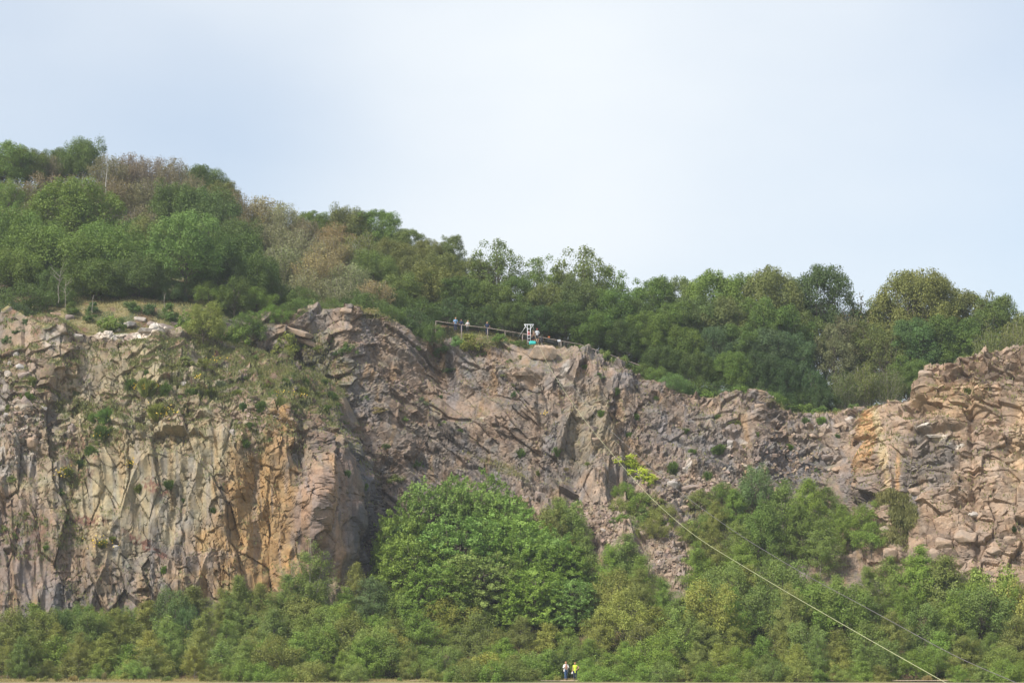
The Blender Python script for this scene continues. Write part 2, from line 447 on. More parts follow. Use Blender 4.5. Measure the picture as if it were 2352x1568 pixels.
def sheet_left():
    P, X, y, t, a, b = make_sheet(LEFT, -190, 940, 1.9, 430, 14, pre_front, post_plateau)
    U, V = P[..., 0] + 0.25 * P[..., 1], P[..., 2] + 0.3 * P[..., 1]
    big = (fbm(U / 9, V / 12, 1, 3) - 0.5) * 3.0 + (fbm(U / 1.6, V / 9, 2, 3) - 0.5) * 1.0
    d1, r1, e1 = joint(U, V, 3.2, 7.5, 8, 10, 1.3, 0.6, 0.8, 0.9, 0.3)
    d2, r2, e2 = joint(U, V, 1.3, 2.6, 14, 20, 0.5, 0.8, 0.5, 0.9, 0.3)
    d3, r3, e3 = joint(U, V, 0.48, 0.75, 18, 30, 0.19, 1.0, 0.26, 0.9)
    # massive smooth slabs of the upper tier
    dm, rm, em = joint(U, V, 3.8, 6.0, -12, 15, 0.9, 0.7, 0.6, 0.8, 0.2)
    msv = spot(X, y, 330, 835, 200, 70, 0, 8, 0.4) * 0.85
    msv = np.maximum(msv, spot(X, y, 110, 820, 55, 110, 10, 9, 0.3))
    smooth2 = np.maximum.reduce([spot(X, y, 330, 1150, 190, 180, 0, 10, 0.4) * 0.65, spot(X, y, 620, 1200, 90, 190, -5, 16, 0.3) * 0.85, spot(X, y, 750, 1200, 90, 170, 0, 17, 0.3) * 0.8])
    d5, r5, e5 = joint(U, V, 1.5, 1.1, 28, 18, .6, .9, .5, .5, .1)
    rub = spot(X, y, 0, 1010, 90, 110, 0, 11, 0.5)
    d4, r4, e4 = joint(U, V, 0.9, 0.7, 20, 40, 0.45, 1.3, 0.2, 0.6, 0.8)
    low = sst(y, 960, 1020)
    disp = big + (ribs(U - .12 * V, V, 3.6, 16, 901, 1.0) + ribs(U + .1 * V, V, 1.3, 7, 905, .32)) * low * (1 - .3 * smooth2) + d1 * (1 - msv) * (1 - 0.6 * smooth2) * 0.8 + dm * msv * 0.7 + d2 * (1 - 0.6 * msv) * (1 - 0.55 * smooth2) * rough(U, V, 71, 5.5, .15, 1.3) + d3 * (1 - 0.6 * msv) * (1 - 0.4 * smooth2) * rough(U, V, 75, 3.0, .1, 1.5) + d5 * rough(U, V, 73, 6, 0, 1.0) * (1 - smooth2) * sst(y, 1090, 980) + d4 * rub * 0.9
    # the overhanging brown wall and its dark stained flank
    disp += 1.6 * spot(X, y, 760, 1150, 70, 160, 0, 12, 0.2) - 1.3 * spot(X, y, 615, 1180, 60, 170, -5, 13, 0.3)
    C = np.zeros(P.shape) + np.array([0.205, 0.158, 0.112])
    n = fbm(U / 4, V / 6, 31, 4); n2 = fbm(U / 1.2, V / 4, 35, 4)
    C = mixto(C, GREY, sst(n, 0.5, 0.65) * 0.8)
    C = mixto(C, OLIVEGREY * 1.08, spot(X, y, 330, 1050, 260, 260, 0, 21, 0.6) * 0.85)
    C = mixto(C, OLIVEGREY * 1.1, spot(X, y, 330, 840, 200, 60, 0, 22, 0.5) * 0.6)
    C = mixto(C, OLIVEGREY * 1.25, spot(X, y, 230, 1170, 60, 90, 20, 24, 0.5) * 0.8)
    oc = np.maximum(spot(X, y, 612, 1200, 98, 210, -6, 23, 0.4), spot(X, y, 640, 1010, 35, 90, 0, 25, 0.5) * 0.9)
    oc = np.maximum(oc, spot(X, y, 500, 1300, 130, 90, -25, 26, 0.5) * 0.8)
    oc = np.maximum(oc, spot(X, y, 75, 1400, 8, 40, 0, 27, 0.3) * 1.0)
    C = mixto(C, OCHRE * 0.92, np.clip(oc * (0.6 + 0.8 * n2), 0, 1) * 0.8)
    C = mixto(C, TAN, spot(X, y, 470, 1290, 90, 26, -15, 28, 0.6) * 0.8)
    brown = spot(X, y, 740, 1170, 70, 190, 5, 29, 0.4)
    C = mixto(C, np.array([0.25, 0.165, 0.115]), brown * 0.8)
    stn = fbm(U / 0.7, V / 8, 46, 4); C = mixto(C, OCHRE * 0.85, sst(stn, .56, .68) * .35 * sst(y, 950, 1010)); C = mixto(C, DARK * 2.0, sst(stn, .42, .34) * .35 * sst(y, 950, 1010))
    st = sst(fbm(U / 0.9, V / 7, 44, 3), 0.48, 0.60)
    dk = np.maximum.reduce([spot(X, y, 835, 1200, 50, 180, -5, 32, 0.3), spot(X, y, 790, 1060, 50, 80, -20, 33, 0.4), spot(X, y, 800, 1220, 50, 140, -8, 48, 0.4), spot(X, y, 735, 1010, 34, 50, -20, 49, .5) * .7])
    C = mixto(C, DARK, np.clip(dk * (0.5 + 0.6 * st), 0, 1) * 0.85)  # dark stain and shade of the right-facing flank, both painted in
    C = mixto(C, DARK * 1.6, spot(X, y, 130, 1370, 90, 60, 0, 34, 0.5) * 0.35)
    C = mixto(C, np.array([0.22, 0.155, 0.125]), spot(X, y, 60, 1250, 120, 150, 0, 36, 0.5) * 0.35)
    # pale crests of the upper left slabs, sun glare on their tops painted in
    C = mixto(C, PALE * 1.12, np.clip(spot(X, y, 310, 762, 130, 16, -3, 37, 0.6), 0, 1) * 0.85)
    C = mixto(C, TAN * 0.95, spot(X, y, 75, 830, 22, 100, -8, 38, 0.3) * 0.7)
    C = mixto(C, PALE * 0.9, spot(X, y, 120, 775, 25, 30, 0, 39, 0.4) * 0.6)
    C = mixto(C, PALE * 0.8, rub * sst(r4, 0.45, 0.6) * 0.7)
    C *= (1 + (r1 - 0.5) * 0.22 + (r2 - 0.5) * 0.26 + (r3 - 0.5) * 0.28)[..., None]
    # red stonecrop patches
    rs = np.maximum.reduce([spot(X, y, 205, 1195, 45, 14, 10, 51, .6), spot(X, y, 355, 1120, 45, 18, 25, 52, .6), spot(X, y, 400, 975, 70, 10, 10, 53, .6),
                            spot(X, y, 190, 1040, 70, 60, 30, 54, .8) * .7, spot(X, y, 330, 1250, 90, 12, 30, 55, .6), spot(X, y, 60, 1230, 60, 40, 0, 56, .7) * .6])
    C = mixto(C, REDSED * .75, rs * sst(fbm(X / 7, y / 6, 58, 3), .42, .58) * 0.85)
    # turf on the sloping terrace
    tf = np.maximum.reduce([spot(X, y, 640, 870, 150, 55, 15, 61, .6), spot(X, y, 480, 880, 90, 40, 0, 62, .7), spot(X, y, 560, 800, 130, 35, 5, 63, .5),
                            spot(X, y, 230, 955, 120, 22, 20, 64, .7), spot(X, y, 200, 742, 60, 10, 0, 65, .4), spot(X, y, 400, 950, 60, 22, 0, 67, .8), spot(X, y, 240, 1000, 50, 40, 30, 68, .8) * .9, spot(X, y, 700, 930, 90, 30, 15, 69, .7), spot(X, y, 560, 1000, 40, 50, 0, 72, .9) * .7, spot(X, y, 90, 1230, 90, 60, 0, 73, 1.0) * .6, spot(X, y, 170, 1080, 30, 60, 0, 66, .7) * .7])
    tf = tf * sst(fbm(X / 20, y / 11, 83, 4), .38, .52)
    kd = fbm(X / 14, y / 9, 82, 3)
    C = mixto(C, mixto(mixto(MOSS[None, None, :] + 0 * C, DRY * .8, sst(kd, .52, .68)), REDSED * .8, sst(fbm(X / 10, y / 6, 84, 3), .60, .68)), tf * 0.85)
    veg = 0.5 + 0.4 * sst(y, 1000, 850) - 0.45 * brown - 1.2 * spot(X, y, 310, 762, 130, 22, -3, 4, .4)
    veg = np.clip(veg, 0.0, 1)
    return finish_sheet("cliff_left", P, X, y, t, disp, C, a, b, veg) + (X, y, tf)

def sheet_mid():
    P, X, y, t, a, b = make_sheet(MID, 440, 2300, 2.0, 330, 16, pre_front, post_plateau)
    U, V = P[..., 0], P[..., 2] + 0.35 * P[..., 1]
    big = (fbm(U / 8, V / 9, 101, 3) - 0.5) * 3.0
    diag = sst(X, 820, 900) * (1 - sst(X, 1180, 1300))
    diag = np.maximum(diag * 0.9, spot(X, y, 1420, 960, 260, 60, 30, 5, .3) * 0.7)
    colm = sst(X, 1170, 1240) * (1 - sst(X, 1420, 1500)) * (1 - diag * 0.5)
    fine = sst(X, 1400, 1560)
    dA, rA, eA = joint(U, V, 1.5, 6.5, 48, 110, 1.0, 0.9, 0.6, 0.6, 0.1)     # beds falling to the lower right
    dB, rB, eB = joint(U, V, 1.9, 5.0, 2, 120, 0.9, 0.8, 0.6, 0.5, 0.1)       # upright columns
    dC, rC, eC = joint(U, V, 2.6, 1.7, 25, 130, 0.9, 1.0, 0.6, 0.6, 0.5)      # blocks
    rest = np.clip(1 - diag - colm, 0, 1)
    d2, r2, e2 = joint(U, V, 0.75, 1.5, 38, 140, 0.42, 1.0, 0.35, 0.6, 0.4)
    d3, r3, e3 = joint(U, V, 0.8, 0.6, 15, 150, 0.30, 1.2, 0.22, 0.6, 0.6)
    d4, r4, e4 = joint(U, V, 0.36, 0.33, 10, 160, 0.13, 1.1, 0.10, 0.5, 0.6)
    disp = big + (ribs(U, V, 3.0, 12, 911, 1.2) + ribs(U, V, 1.1, 5, 915, .4)) * colm + ribs(*rot(U, V, 50), 2.2, 14, 921, .9) * diag + dA * diag * .72 + dB * colm + dC * rest * (1 - 0.3 * fine) + d2 * (0.4 + 0.6 * diag) * rough(U, V, 171, 4.5) + d3 * (0.35 + 0.75 * fine) * rough(U, V, 173, 3.5, .15, 1.6) + d4 * rough(U, V, 175, 2.5)
    brow = spot(X, y, 1235, 820, 75, 45, 0, 924, .15)
    disp = disp * (1 - .85 * brow)
    flat = spot(X, y, 1090, 940, 75, 40, -10, 14, .3)
    disp = disp * (1 - 0.65 * flat)
    ledge = np.exp(-((y - 860) / 9)**2) * spot(X, y, 1190, 870, 60, 60, 0, 15, .2)
    disp += 1.1 * ledge 
    disp -= 1.6 * spot(X, y, 1235, 885, 22, 30, 0, 17, .3) + 1.8 * spot(X, y, 1015, 835, 30, 60, -20, 18, .3)
    disp += 1.2 * spot(X, y, 1370, 1060, 50, 110, 0, 19, .3)
    C = np.zeros(P.shape) + GREYPINK * np.array([.94, .92, .89])
    n = fbm(U / 3.5, V / 4, 131, 4); n2 = fbm(U / 1.0, V / 4, 135, 4)
    C = mixto(C, GREY, sst(n, 0.42, 0.58) * 0.85)
    C = mixto(C, TAN * 0.75, sst(fbm(U / 2.2, V / 2.6, 137, 4), 0.56, 0.68) * 0.6)
    C = mixto(C, OCHRE * 0.7, sst(n2, 0.62, 0.72) * 0.4)
    C = mixto(C, DARK * 1.9, spot(X, y, 1560, 1020, 170, 60, 25, 141, .6) * 0.35)
    C = mixto(C, DARK * 1.6, spot(X, y, 1000, 1150, 130, 40, 30, 142, .6) * 0.25)
    C = mixto(C, DARK * 2.0, spot(X, y, 1810, 1070, 110, 60, 10, 143, .5) * 0.5)
    C = mixto(C, TAN * 0.8, spot(X, y, 1650, 940, 110, 28, 8, 144, .5) * 0.6)
    C = mixto(C, TAN * 0.95, spot(X, y, 1930, 990, 80, 60, 20, 145, .5) * 0.7)
    C = mixto(C, TAN * 0.8, spot(X, y, 1385, 1040, 22, 90, 0, 146, .4) * 0.7)
    C = mixto(C, TAN * 0.7, spot(X, y, 860, 800, 80, 60, 0, 147, .5) * 0.5)
    C = mixto(C, OLIVEGREY * 1.0, spot(X, y, 1350, 1000, 60, 110, 0, 148, .4) * 0.5)
    C = mixto(C, TAN * 1.05, spot(X, y, 1200, 868, 50, 14, 0, 149, .4) * 0.8)
    # rubble slope of the gully
    sc = np.maximum(spot(X, y, 1400, 1200, 90, 110, -30, 151, .5), spot(X, y, 1540, 1270, 80, 80, 0, 152, .5))
    C = mixto(C, TAN * 0.98, sc * 0.8)
    for (x0, y0, rx, ry) in ((1680, 1018, 10, 8), (1580, 1075, 9, 14), (1548, 1108, 14, 8), (1290, 868, 7, 34), (1110, 965, 9, 5), (1710, 1010, 12, 4)):
        C = mixto(C, PALE * 0.95, spot(X, y, x0, y0, rx, ry, 0, 160 + x0, .6) * (.4 if x0 == 1290 else .75))
    bmix = rA * diag + rB * colm + rC * rest
    C = mixto(C, DARK * 1.8, sst(fbm(U / 1.4, V / 3.5, 138, 4), .56, .66) * .45)
    C *= (1 + (bmix - 0.5) * 0.24 + (r2 - 0.5) * 0.22 + (r3 - 0.5) * 0.34 + (r4 - 0.5) * 0.24)[..., None]
    tf = np.maximum.reduce([spot(X, y, 1120, 785, 100, 12, 0, 171, .4), spot(X, y, 1400, 818, 90, 16, 22, 172, .5), spot(X, y, 880, 725, 60, 12, 20, 173, .4),
                            spot(X, y, 1470, 1150, 60, 40, 30, 174, .6) * .8, spot(X, y, 1640, 1190, 80, 40, 20, 175, .6) * .7, spot(X, y, 1560, 860, 60, 22, 20, 176, .5),
                            spot(X, y, 700, 830, 90, 70, 0, 177, .5) * .5, spot(X, y, 760, 870, 60, 60, 20, 178, .6) * .5, spot(X, y, 1150, 1080, 90, 14, 25, 179, .6) * .5,
                            spot(X, y, 1850, 940, 100, 14, 0, 180, .4)])
    kd = fbm(X / 14, y / 9, 182, 3)
    C = mixto(C, mixto(mixto(MOSS[None, None, :] + 0 * C, DRY * .9, sst(kd, .42, .6)), SOIL, sst(kd, .62, .7)), tf * 0.8)
    veg = 0.28 + 0 * X
    return finish_sheet("cliff_middle", P, X, y, t, disp, C, a, b, veg) + (X, y, tf)

def sheet_right():
    P, X, y, t, a, b = make_sheet(RIGHT, 1942, 2590, 1.9, 420, 4, pre_hidden, post_drop)
    U, V = P[..., 0] + 0.2 * P[..., 1], P[..., 2] + 0.25 * P[..., 1]
    big = (fbm(U / 7, V / 8, 201, 3) - 0.5) * 3.0
    dA, rA, eA = joint(U, V, 2.5, 1.9, -22, 210, 0.8, 0.9, 0.6, 0.6, 0.4)
    dB, rB, eB = joint(U, V, 1.5, 0.62, -12, 220, 0.48, 1.0, 0.36, 0.6, 0.7)
    dC, rC, eC = joint(U, V, 0.62, 0.5, 5, 230, 0.22, 1.1, 0.18, 0.5, 0.5)
    dD, rD, eD = joint(U, V, 1.0, 5.5, -8, 240, 0.8, 0.8, 0.5, 0.6, 0)
    rib = spot(X, y, 2010, 1070, 85, 120, 0, 241, .3)
    low = sst(y, 1130, 1210)
    top = sst(y, 1000, 930)
    disp = big + ribs(U, V, 3.5, 10, 931, .45) + dA * (1 - rib) * (0.8 + 0.4 * low) + dD * rib + dB * (1 - 0.5 * rib) * (0.55 + 0.7 * top) * rough(U, V, 271, 4, .35, 1.4) + dC * (1 - 0.45 * low) * rough(U, V, 273, 2.5)
    disp -= 0.6 * np.exp(-((X - 2232 - (y - 1000) * 0.05) / 7)**2) * sst(y, 820, 870)
    disp -= 0.7 * np.exp(-((X - 2085 - (1000 - y) * 0.02) / 6)**2) * sst(y, 985, 1040)
    disp += 1.3 * spot(X, y, 2150, 980, 60, 16, 0, 242, .2)
    C = np.zeros(P.shape) + TAN * np.array([1.0, .95, .90])
    n = fbm(U / 3, V / 3, 231, 4); n2 = fbm(U / 0.7, V / 5, 235, 4)
    C = mixto(C, GREYPINK * np.array([1.08, 1.03, 1.0]), sst(n, 0.48, 0.62) * 0.6)
    C = mixto(C, GREY * 0.95, spot(X, y, 2130, 1060, 90, 70, 0, 244, .5) * 0.85)
    C = mixto(C, GREY, spot(X, y, 2085, 1150, 40, 60, 0, 245, .5) * 0.5)
    C = mixto(C, np.array([0.34, 0.235, 0.135]), spot(X, y, 2200, 930, 90, 50, -10, 246, .6) * 0.55)
    C = mixto(C, np.array([0.38, 0.28, 0.18]), spot(X, y, 2345, 1000, 30, 150, 10, 247, .4) * 0.7)
    og = spot(X, y, 1985, 1040, 24, 110, 13, 248, .4)
    C = mixto(C, ORANGE, np.clip(og * (0.3 + 1.1 * n2), 0, 1) * 0.9)
    C = mixto(C, np.array([0.42, 0.34, 0.20]), spot(X, y, 2030, 1030, 12, 90, -8, 249, .4) * 0.7)
    C = mixto(C, ORANGE * 0.85, spot(X, y, 2062, 1080, 6, 60, 0, 250, .4) * 0.7)
    C = mixto(C, DARK * 1.1, np.clip(spot(X, y, 1995, 1120, 34, 60, 8, 251, .5) * (0.4 + 0.8 * n2), 0, 1) * 0.8)
    C = mixto(C, DARK * 1.2, spot(X, y, 2100, 1150, 14, 45, -10, 252, .4) * 0.7)
    for (x0, y0, rx, ry) in ((2160, 1005, 20, 6), (2205, 1030, 14, 7), (2125, 985, 26, 4), (2100, 1135, 20, 6)):
        C = mixto(C, PALE * 1.15, spot(X, y, x0, y0, rx, ry, 0, 260 + x0, .6) * 0.75)
    C *= (1 + (rA - 0.5) * 0.24 + (rB - 0.5) * 0.30 + (rC - 0.5) * 0.30)[..., None]
    tf = np.maximum.reduce([spot(X, y, 2040, 1148, 55, 14, -5, 271, .6), spot(X, y, 2085, 1185, 45, 30, 40, 272, .6) * .8, spot(X, y, 2040, 1230, 60, 25, 20, 273, .8) * .5])
    C = mixto(C, MOSS * 1.4, tf * 0.85)
    veg = 0.10 + 0 * X
    return finish_sheet("cliff_right", P, X, y, t, disp, C, a, b, veg) + (X, y, tf)

SL = sheet_left(); SM = sheet_mid(); SR = sheet_right()
print("cliffs", time.time() - T0)

# wooded hill behind the rim
def hill():
    xs = np.arange(-500, 3000, 8.0); keys = sorted(HILL)
    g = lambda i: np.interp(xs, keys, [HILL[k][i] for k in keys])
    Yr = g(1)
    ys = np.stack([g(0) + 30, g(2), g(3), g(4), g(4) + 8, g(4) + 60], 1)
    Ys = np.stack([Yr + 1.5, Yr + 8, 290 + 0 * Yr, 322 + 0 * Yr, 345 + 0 * Yr, 420 + 0 * Yr], 1)
    t = np.concatenate([np.linspace(0, 1, 40)[:-1], np.linspace(1, 5, 120)])
    k = np.clip(np.floor(t).astype(int), 0, 4); f = t - k
    y = ys[:, k] * (1 - f) + ys[:, k + 1] * f; Y = Ys[:, k] * (1 - f) + Ys[:, k + 1] * f
    X = np.repeat(xs[:, None], len(t), 1)
    P = W(X, y, Y)
    P[..., 2] += (fbm(P[..., 0] / 3, P[..., 1] / 3, 301, 4) - 0.5) * 0.6
    kd = fbm(P[..., 0] / 1.5, P[..., 1] / 2, 303, 4)
    C = mixto(mixto(np.zeros(P.shape) + MOSS * 0.9, DRY * 0.9, sst(kd, .45, .58)), SOIL, sst(fbm(P[..., 0] / 2.5, P[..., 1] / 3, 304, 4), .55, .68))
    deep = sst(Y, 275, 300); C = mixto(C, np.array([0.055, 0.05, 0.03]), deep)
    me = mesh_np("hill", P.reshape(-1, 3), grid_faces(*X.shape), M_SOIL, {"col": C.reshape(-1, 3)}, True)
    tag(link("hill", me), kind="structure")
    return P
PH = hill()

# flat ground to the horizon and the path along the foot of the wood
GZ = float(W(1176, 1562, 208)[2]) - 0.05
def ground():
    r = np.concatenate([np.linspace(0, 150, 8), np.geomspace(180, 3500, 22)])
    xs = np.concatenate([-np.geomspace(120, 3500, 16)[::-1], np.linspace(-100, 100, 41), np.geomspace(120, 3500, 16)])
    ys = np.concatenate([-np.geomspace(20, 3500, 14)[::-1], np.linspace(0, 150, 12), np.linspace(155, 212, 60), np.geomspace(240, 4500, 16)])
    X, Y = np.meshgrid(xs, ys, indexing='ij')
    Z = GZ + (fbm(X / 5, Y / 5, 401, 3) - 0.5) * 0.12 - 0.05
    P = np.stack([X, Y, Z], -1)
    kd = fbm(X / 3, Y / 6, 403, 4)
    C = mixto(mixto(np.zeros(P.shape) + DRY * 1.0, MOSS * 1.5, sst(kd, .5, .65)), TAN * .8, sst(fbm(X / 4, Y / 4, 404, 3), .6, .7))
    me = mesh_np("ground", P.reshape(-1, 3), grid_faces(*X.shape), M_SOIL, {"col": C.reshape(-1, 3)}, True)
    tag(link("ground", me), kind="structure")
    xs = np.linspace(-10, 60, 60); Yc = 208.6 + np.sin(xs / 9) * 0.25
    v = []
    for k, dy in enumerate((-1.5, -0.5, 0.5, 1.3)):
        v.append(np.stack([xs, Yc + dy, np.full_like(xs, GZ + (0.08 if 0 < k < 3 else 0.055))], -1))
    P = np.stack(v, 1)
    me = mesh_np("path", P.reshape(-1, 3), grid_faces(60, 4), M_SOIL, {"col": np.tile(np.array([0.42, 0.34, 0.25]), (240, 1))}, True)
    tag(link("path", me), kind="structure")
ground()

# search tree over the real surfaces, so that things stand on them
def build_bvh(sheets, step):
    V, F, off = [], [], 0
    for Q in sheets:
        q = Q[::step, ::step]; nx, ny = q.shape[:2]
        V.append(q.reshape(-1, 3)); F.append(grid_faces(nx, ny) + off); off += nx * ny
    return BVHTree.FromPolygons(np.concatenate(V).tolist(), np.concatenate(F).tolist())
BVH = build_bvh([SL[0], SM[0], SR[0]], 3)
BVH_ALL = BVHTree.FromPolygons(*[(lambda a, b: (np.concatenate(a).tolist(), np.concatenate(b).tolist()))(*zip(*[
    (q.reshape(-1, 3), grid_faces(*q.shape[:2]) + o) for q, o in
    (lambda L: [(L[i], sum(x.shape[0] * x.shape[1] for x in L[:i])) for i in range(len(L))])([SL[0][::4, ::4], SM[0][::4, ::4], SR[0][::4, ::4], PH[::2, ::1]])]))][0])
def ground_z(x, y, zmax=200):
    h = BVH_ALL.ray_cast(Vector((x, y, zmax)), Vector((0, 0, -1)))
    return h[0].z if h[0] else GZ
def seen(x, y, tree=None):
    """point of the cliff in the direction (x, y), its normal"""
    d = Wv(x, y, 1.0).normalized()
    h = (tree or BVH_ALL).ray_cast(Vector((0, 0, 0)), d)
    return (h[0], h[1]) if h[0] else (None, None)
print("terrain", time.time() - T0)

# ------------------------------------------------------------------ leaves, crowns, trunks
class Leaves:
    def __init__(s, seed): s.r = np.random.default_rng(seed); s.v = []; s.t = []; s.o = []
    def add(s, P, N, size, tint, tone, droop=0.0, aspect=1.6):
        """one pointed leaf spray per point P, facing N"""
        n = len(P); r = s.r
        N = N / (np.linalg.norm(N, axis=1, keepdims=True) + 1e-9)
        a = r.normal(size=(n, 3)); a[:, 2] -= droop
        a -= (a * N).sum(1, keepdims=True) * N
        a /= np.linalg.norm(a, axis=1, keepdims=True) + 1e-9
        b = np.cross(N, a)
        L = (size * r.uniform(0.65, 1.35, n))[:, None]; Wd = L / aspect
        quad = np.stack([P - a * L * .5, P + b * Wd * .5 + N * L * .08, P + a * L * .5 - N * L * .05, P - b * Wd * .5 + N * L * .08], 1)
        s.v.append(quad); s.t.append(np.repeat(np.clip(tint, 0, 1), 4)); s.o.append(np.repeat(np.clip(tone, 0, 1), 4))
    def mesh(s, name, mat=None):
        v = np.concatenate(s.v).reshape(-1, 3)
        f = np.arange(len(v)).reshape(-1, 4)
        return mesh_np(name, v, f, mat or M_LEAF, {"tint": np.concatenate(s.t), "tone": np.concatenate(s.o)})

class Tubes:
    def __init__(s): s.v = []; s.f = []; s.n = 0
    def add(s, pts, rad, k=6):
        pts = np.asarray(pts, float); rad = np.broadcast_to(np.asarray(rad, float), (len(pts),))
        tan = np.gradient(pts, axis=0); tan /= np.linalg.norm(tan, axis=1, keepdims=True) + 1e-9
        ref = np.array([0.3, 0.9, 0.1]) if abs(tan[0][2]) > 0.6 else np.array([0, 0, 1.0])
        a = np.cross(tan, ref); a /= np.linalg.norm(a, axis=1, keepdims=True) + 1e-9
        b = np.cross(tan, a)
        th = np.arange(k) * 2 * np.pi / k
        ring = pts[:, None] + rad[:, None, None] * (a[:, None] * np.cos(th)[None, :, None] + b[:, None] * np.sin(th)[None, :, None])
        m = len(pts); s.v.append(ring.reshape(-1, 3))
        i = np.arange(m - 1)[:, None] * k; j = np.arange(k)[None, :]; j2 = (j + 1) % k
        s.f.append((np.stack([i + j, i + j2, i + k + j2, i + k + j], -1).reshape(-1, 4)) + s.n)
        c = np.array([[q, (q + 1) % k, (q + 2) % k, (q + 3) % k] for q in range(0, k - 2, 2)]) if k % 2 == 0 else None
        if c is not None:
            s.f.append(c[:, ::-1] + s.n); s.f.append(c + s.n + (m - 1) * k)
        s.n += m * k
    def mesh(s, name, mat, smooth=True):
        return mesh_np(name, np.concatenate(s.v), np.concatenate(s.f), mat, None, smooth)

def curve_pts(p, q, bow, n=6, r=None):
    p = np.asarray(p, float); q = np.asarray(q, float); t = np.linspace(0, 1, n)[:, None]
    w = np.zeros((n, 3)) if r is None else r.normal(size=(n, 3)) * 0.03 * np.linalg.norm(q - p)
    w[0] = 0; w[-1] = 0
    return p + (q - p) * t + np.asarray(bow) * (4 * t * (1 - t)) + w

def unit(r, n):
    a = r.normal(size=(n, 3)); return a / np.linalg.norm(a, axis=1, keepdims=True)

def proto_oak(name, H, R, seed, ncl=60, per=230, leaf=0.22, lowest=0.12, squash=0.72, open_=0.0):
    r = np.random.default_rng(seed); L = Leaves(seed + 1); T = Tubes()
    cz = H * (0.5 + lowest * 0.5); hz = H * 0.5 * (1 - lowest)
    # boughs first: each carries several clumps, which makes the outline uneven
    nb = 9 + int(4 * r.random()); tips = []
    for b in range(nb):
        az = b * 2.4 + r.normal() * 0.3; el = r.uniform(-0.5, 1.45)
        ext = r.uniform(0.72, 1.08)
        tips.append((math.cos(az) * math.cos(el) * R * ext, math.sin(az) * math.cos(el) * R * ext, cz + math.sin(el) * hz * ext * 0.95))
    tips.append((r.normal() * R * .15, r.normal() * R * .15, H * 0.93))
    cl = []; lop = [(r.uniform(0, 6.28), r.uniform(-.5, 1.2), r.uniform(-.16, .14)) for _ in range(7)]
    for i in range(ncl):
        if r.random() < 0.16:
            c = np.array(tips[r.integers(len(tips))]) + r.normal(size=3) * R * 0.14
        else:
            u = (i + r.random()) / ncl; sz = -0.55 + 1.55 * u; az = i * 2.39996 + r.normal() * .25; k = r.uniform(.78, .98) if r.random() < .72 else r.uniform(.3, .75)
            for la, le, lv in lop: k += lv * math.exp(-(math.sin((az - la) / 2)**2 * 8 + (sz - math.sin(le))**2 * 4))
            cr_ = max(1 - sz * sz, 0)**.42
            c = np.array([math.cos(az) * cr_ * R * k, math.sin(az) * cr_ * R * k, cz + sz * hz * k])
        c[2] = min(max(c[2], H * lowest * 0.8 + .1), H * 0.96)
        cl.append((c, R * r.uniform(0.15, 0.27)))
    for c, cr in cl:
        n = int(per * r.uniform(0.7, 1.2) * (cr / (R * 0.24))**2)
        d = unit(r, n); d[:, 2] = np.where(d[:, 2] < -0.5, -d[:, 2], d[:, 2])
        k = r.uniform(0.0, 1, n)**0.35
        P = c + d * [1, 1, max(squash, min(1.5, .9 * R * 2 / H + .35))] * cr * k[:, None] * r.uniform(0.9, 1.2, n)[:, None]
        N = d + r.normal(size=(n, 3)) * 0.55 + [0, 0, 0.35]
        base = r.uniform(0.35, 0.65); tone = r.uniform(0.2, 0.8)
        L.add(P, N, leaf, base + r.normal(size=n) * 0.10, tone + r.normal(size=n) * 0.12)
    # thin inner veil and loose sprays that break the outline
    n = int(ncl * per * 0.14); d = unit(r, n); k = r.uniform(0.3, 1.06, n)
    P = np.array([0, 0, cz]) + d * [R, R, hz] * k[:, None]; P[:, 2] = np.clip(P[:, 2], H * lowest * .6, None)
    L.add(P, d + r.normal(size=(n, 3)) * 0.6, leaf * 0.9, r.uniform(0.25, 0.6, n), r.uniform(0.2, 0.8, n))
    z = np.linspace(-0.6, H * 0.72, 8); rad = H * 0.021 * (1 - 0.8 * np.linspace(0, 1, 8)) + 0.02
    tr = np.stack([np.cumsum(r.normal(size=8) * H * 0.008), np.cumsum(r.normal(size=8) * H * 0.008), z], 1)
    T.add(tr, rad, 8)
    for tp in tips:
        k = r.integers(2, 6); s0 = tr[k]
        T.add(curve_pts(s0, tp, (0, 0, -0.04 * H), 7, r), np.linspace(rad[k] * 0.55, 0.02, 7), 5)
    for c, cr in cl[::2]:
        k = r.integers(3, 7)
        T.add(curve_pts(tr[k], c, (0, 0, -0.02 * H), 5, r), np.linspace(rad[k] * 0.3, 0.012, 5), 4)
    return dict(crown=L.mesh(name + "_crown"), trunk=T.mesh(name + "_trunk", M_BARK), H=H, R=R)

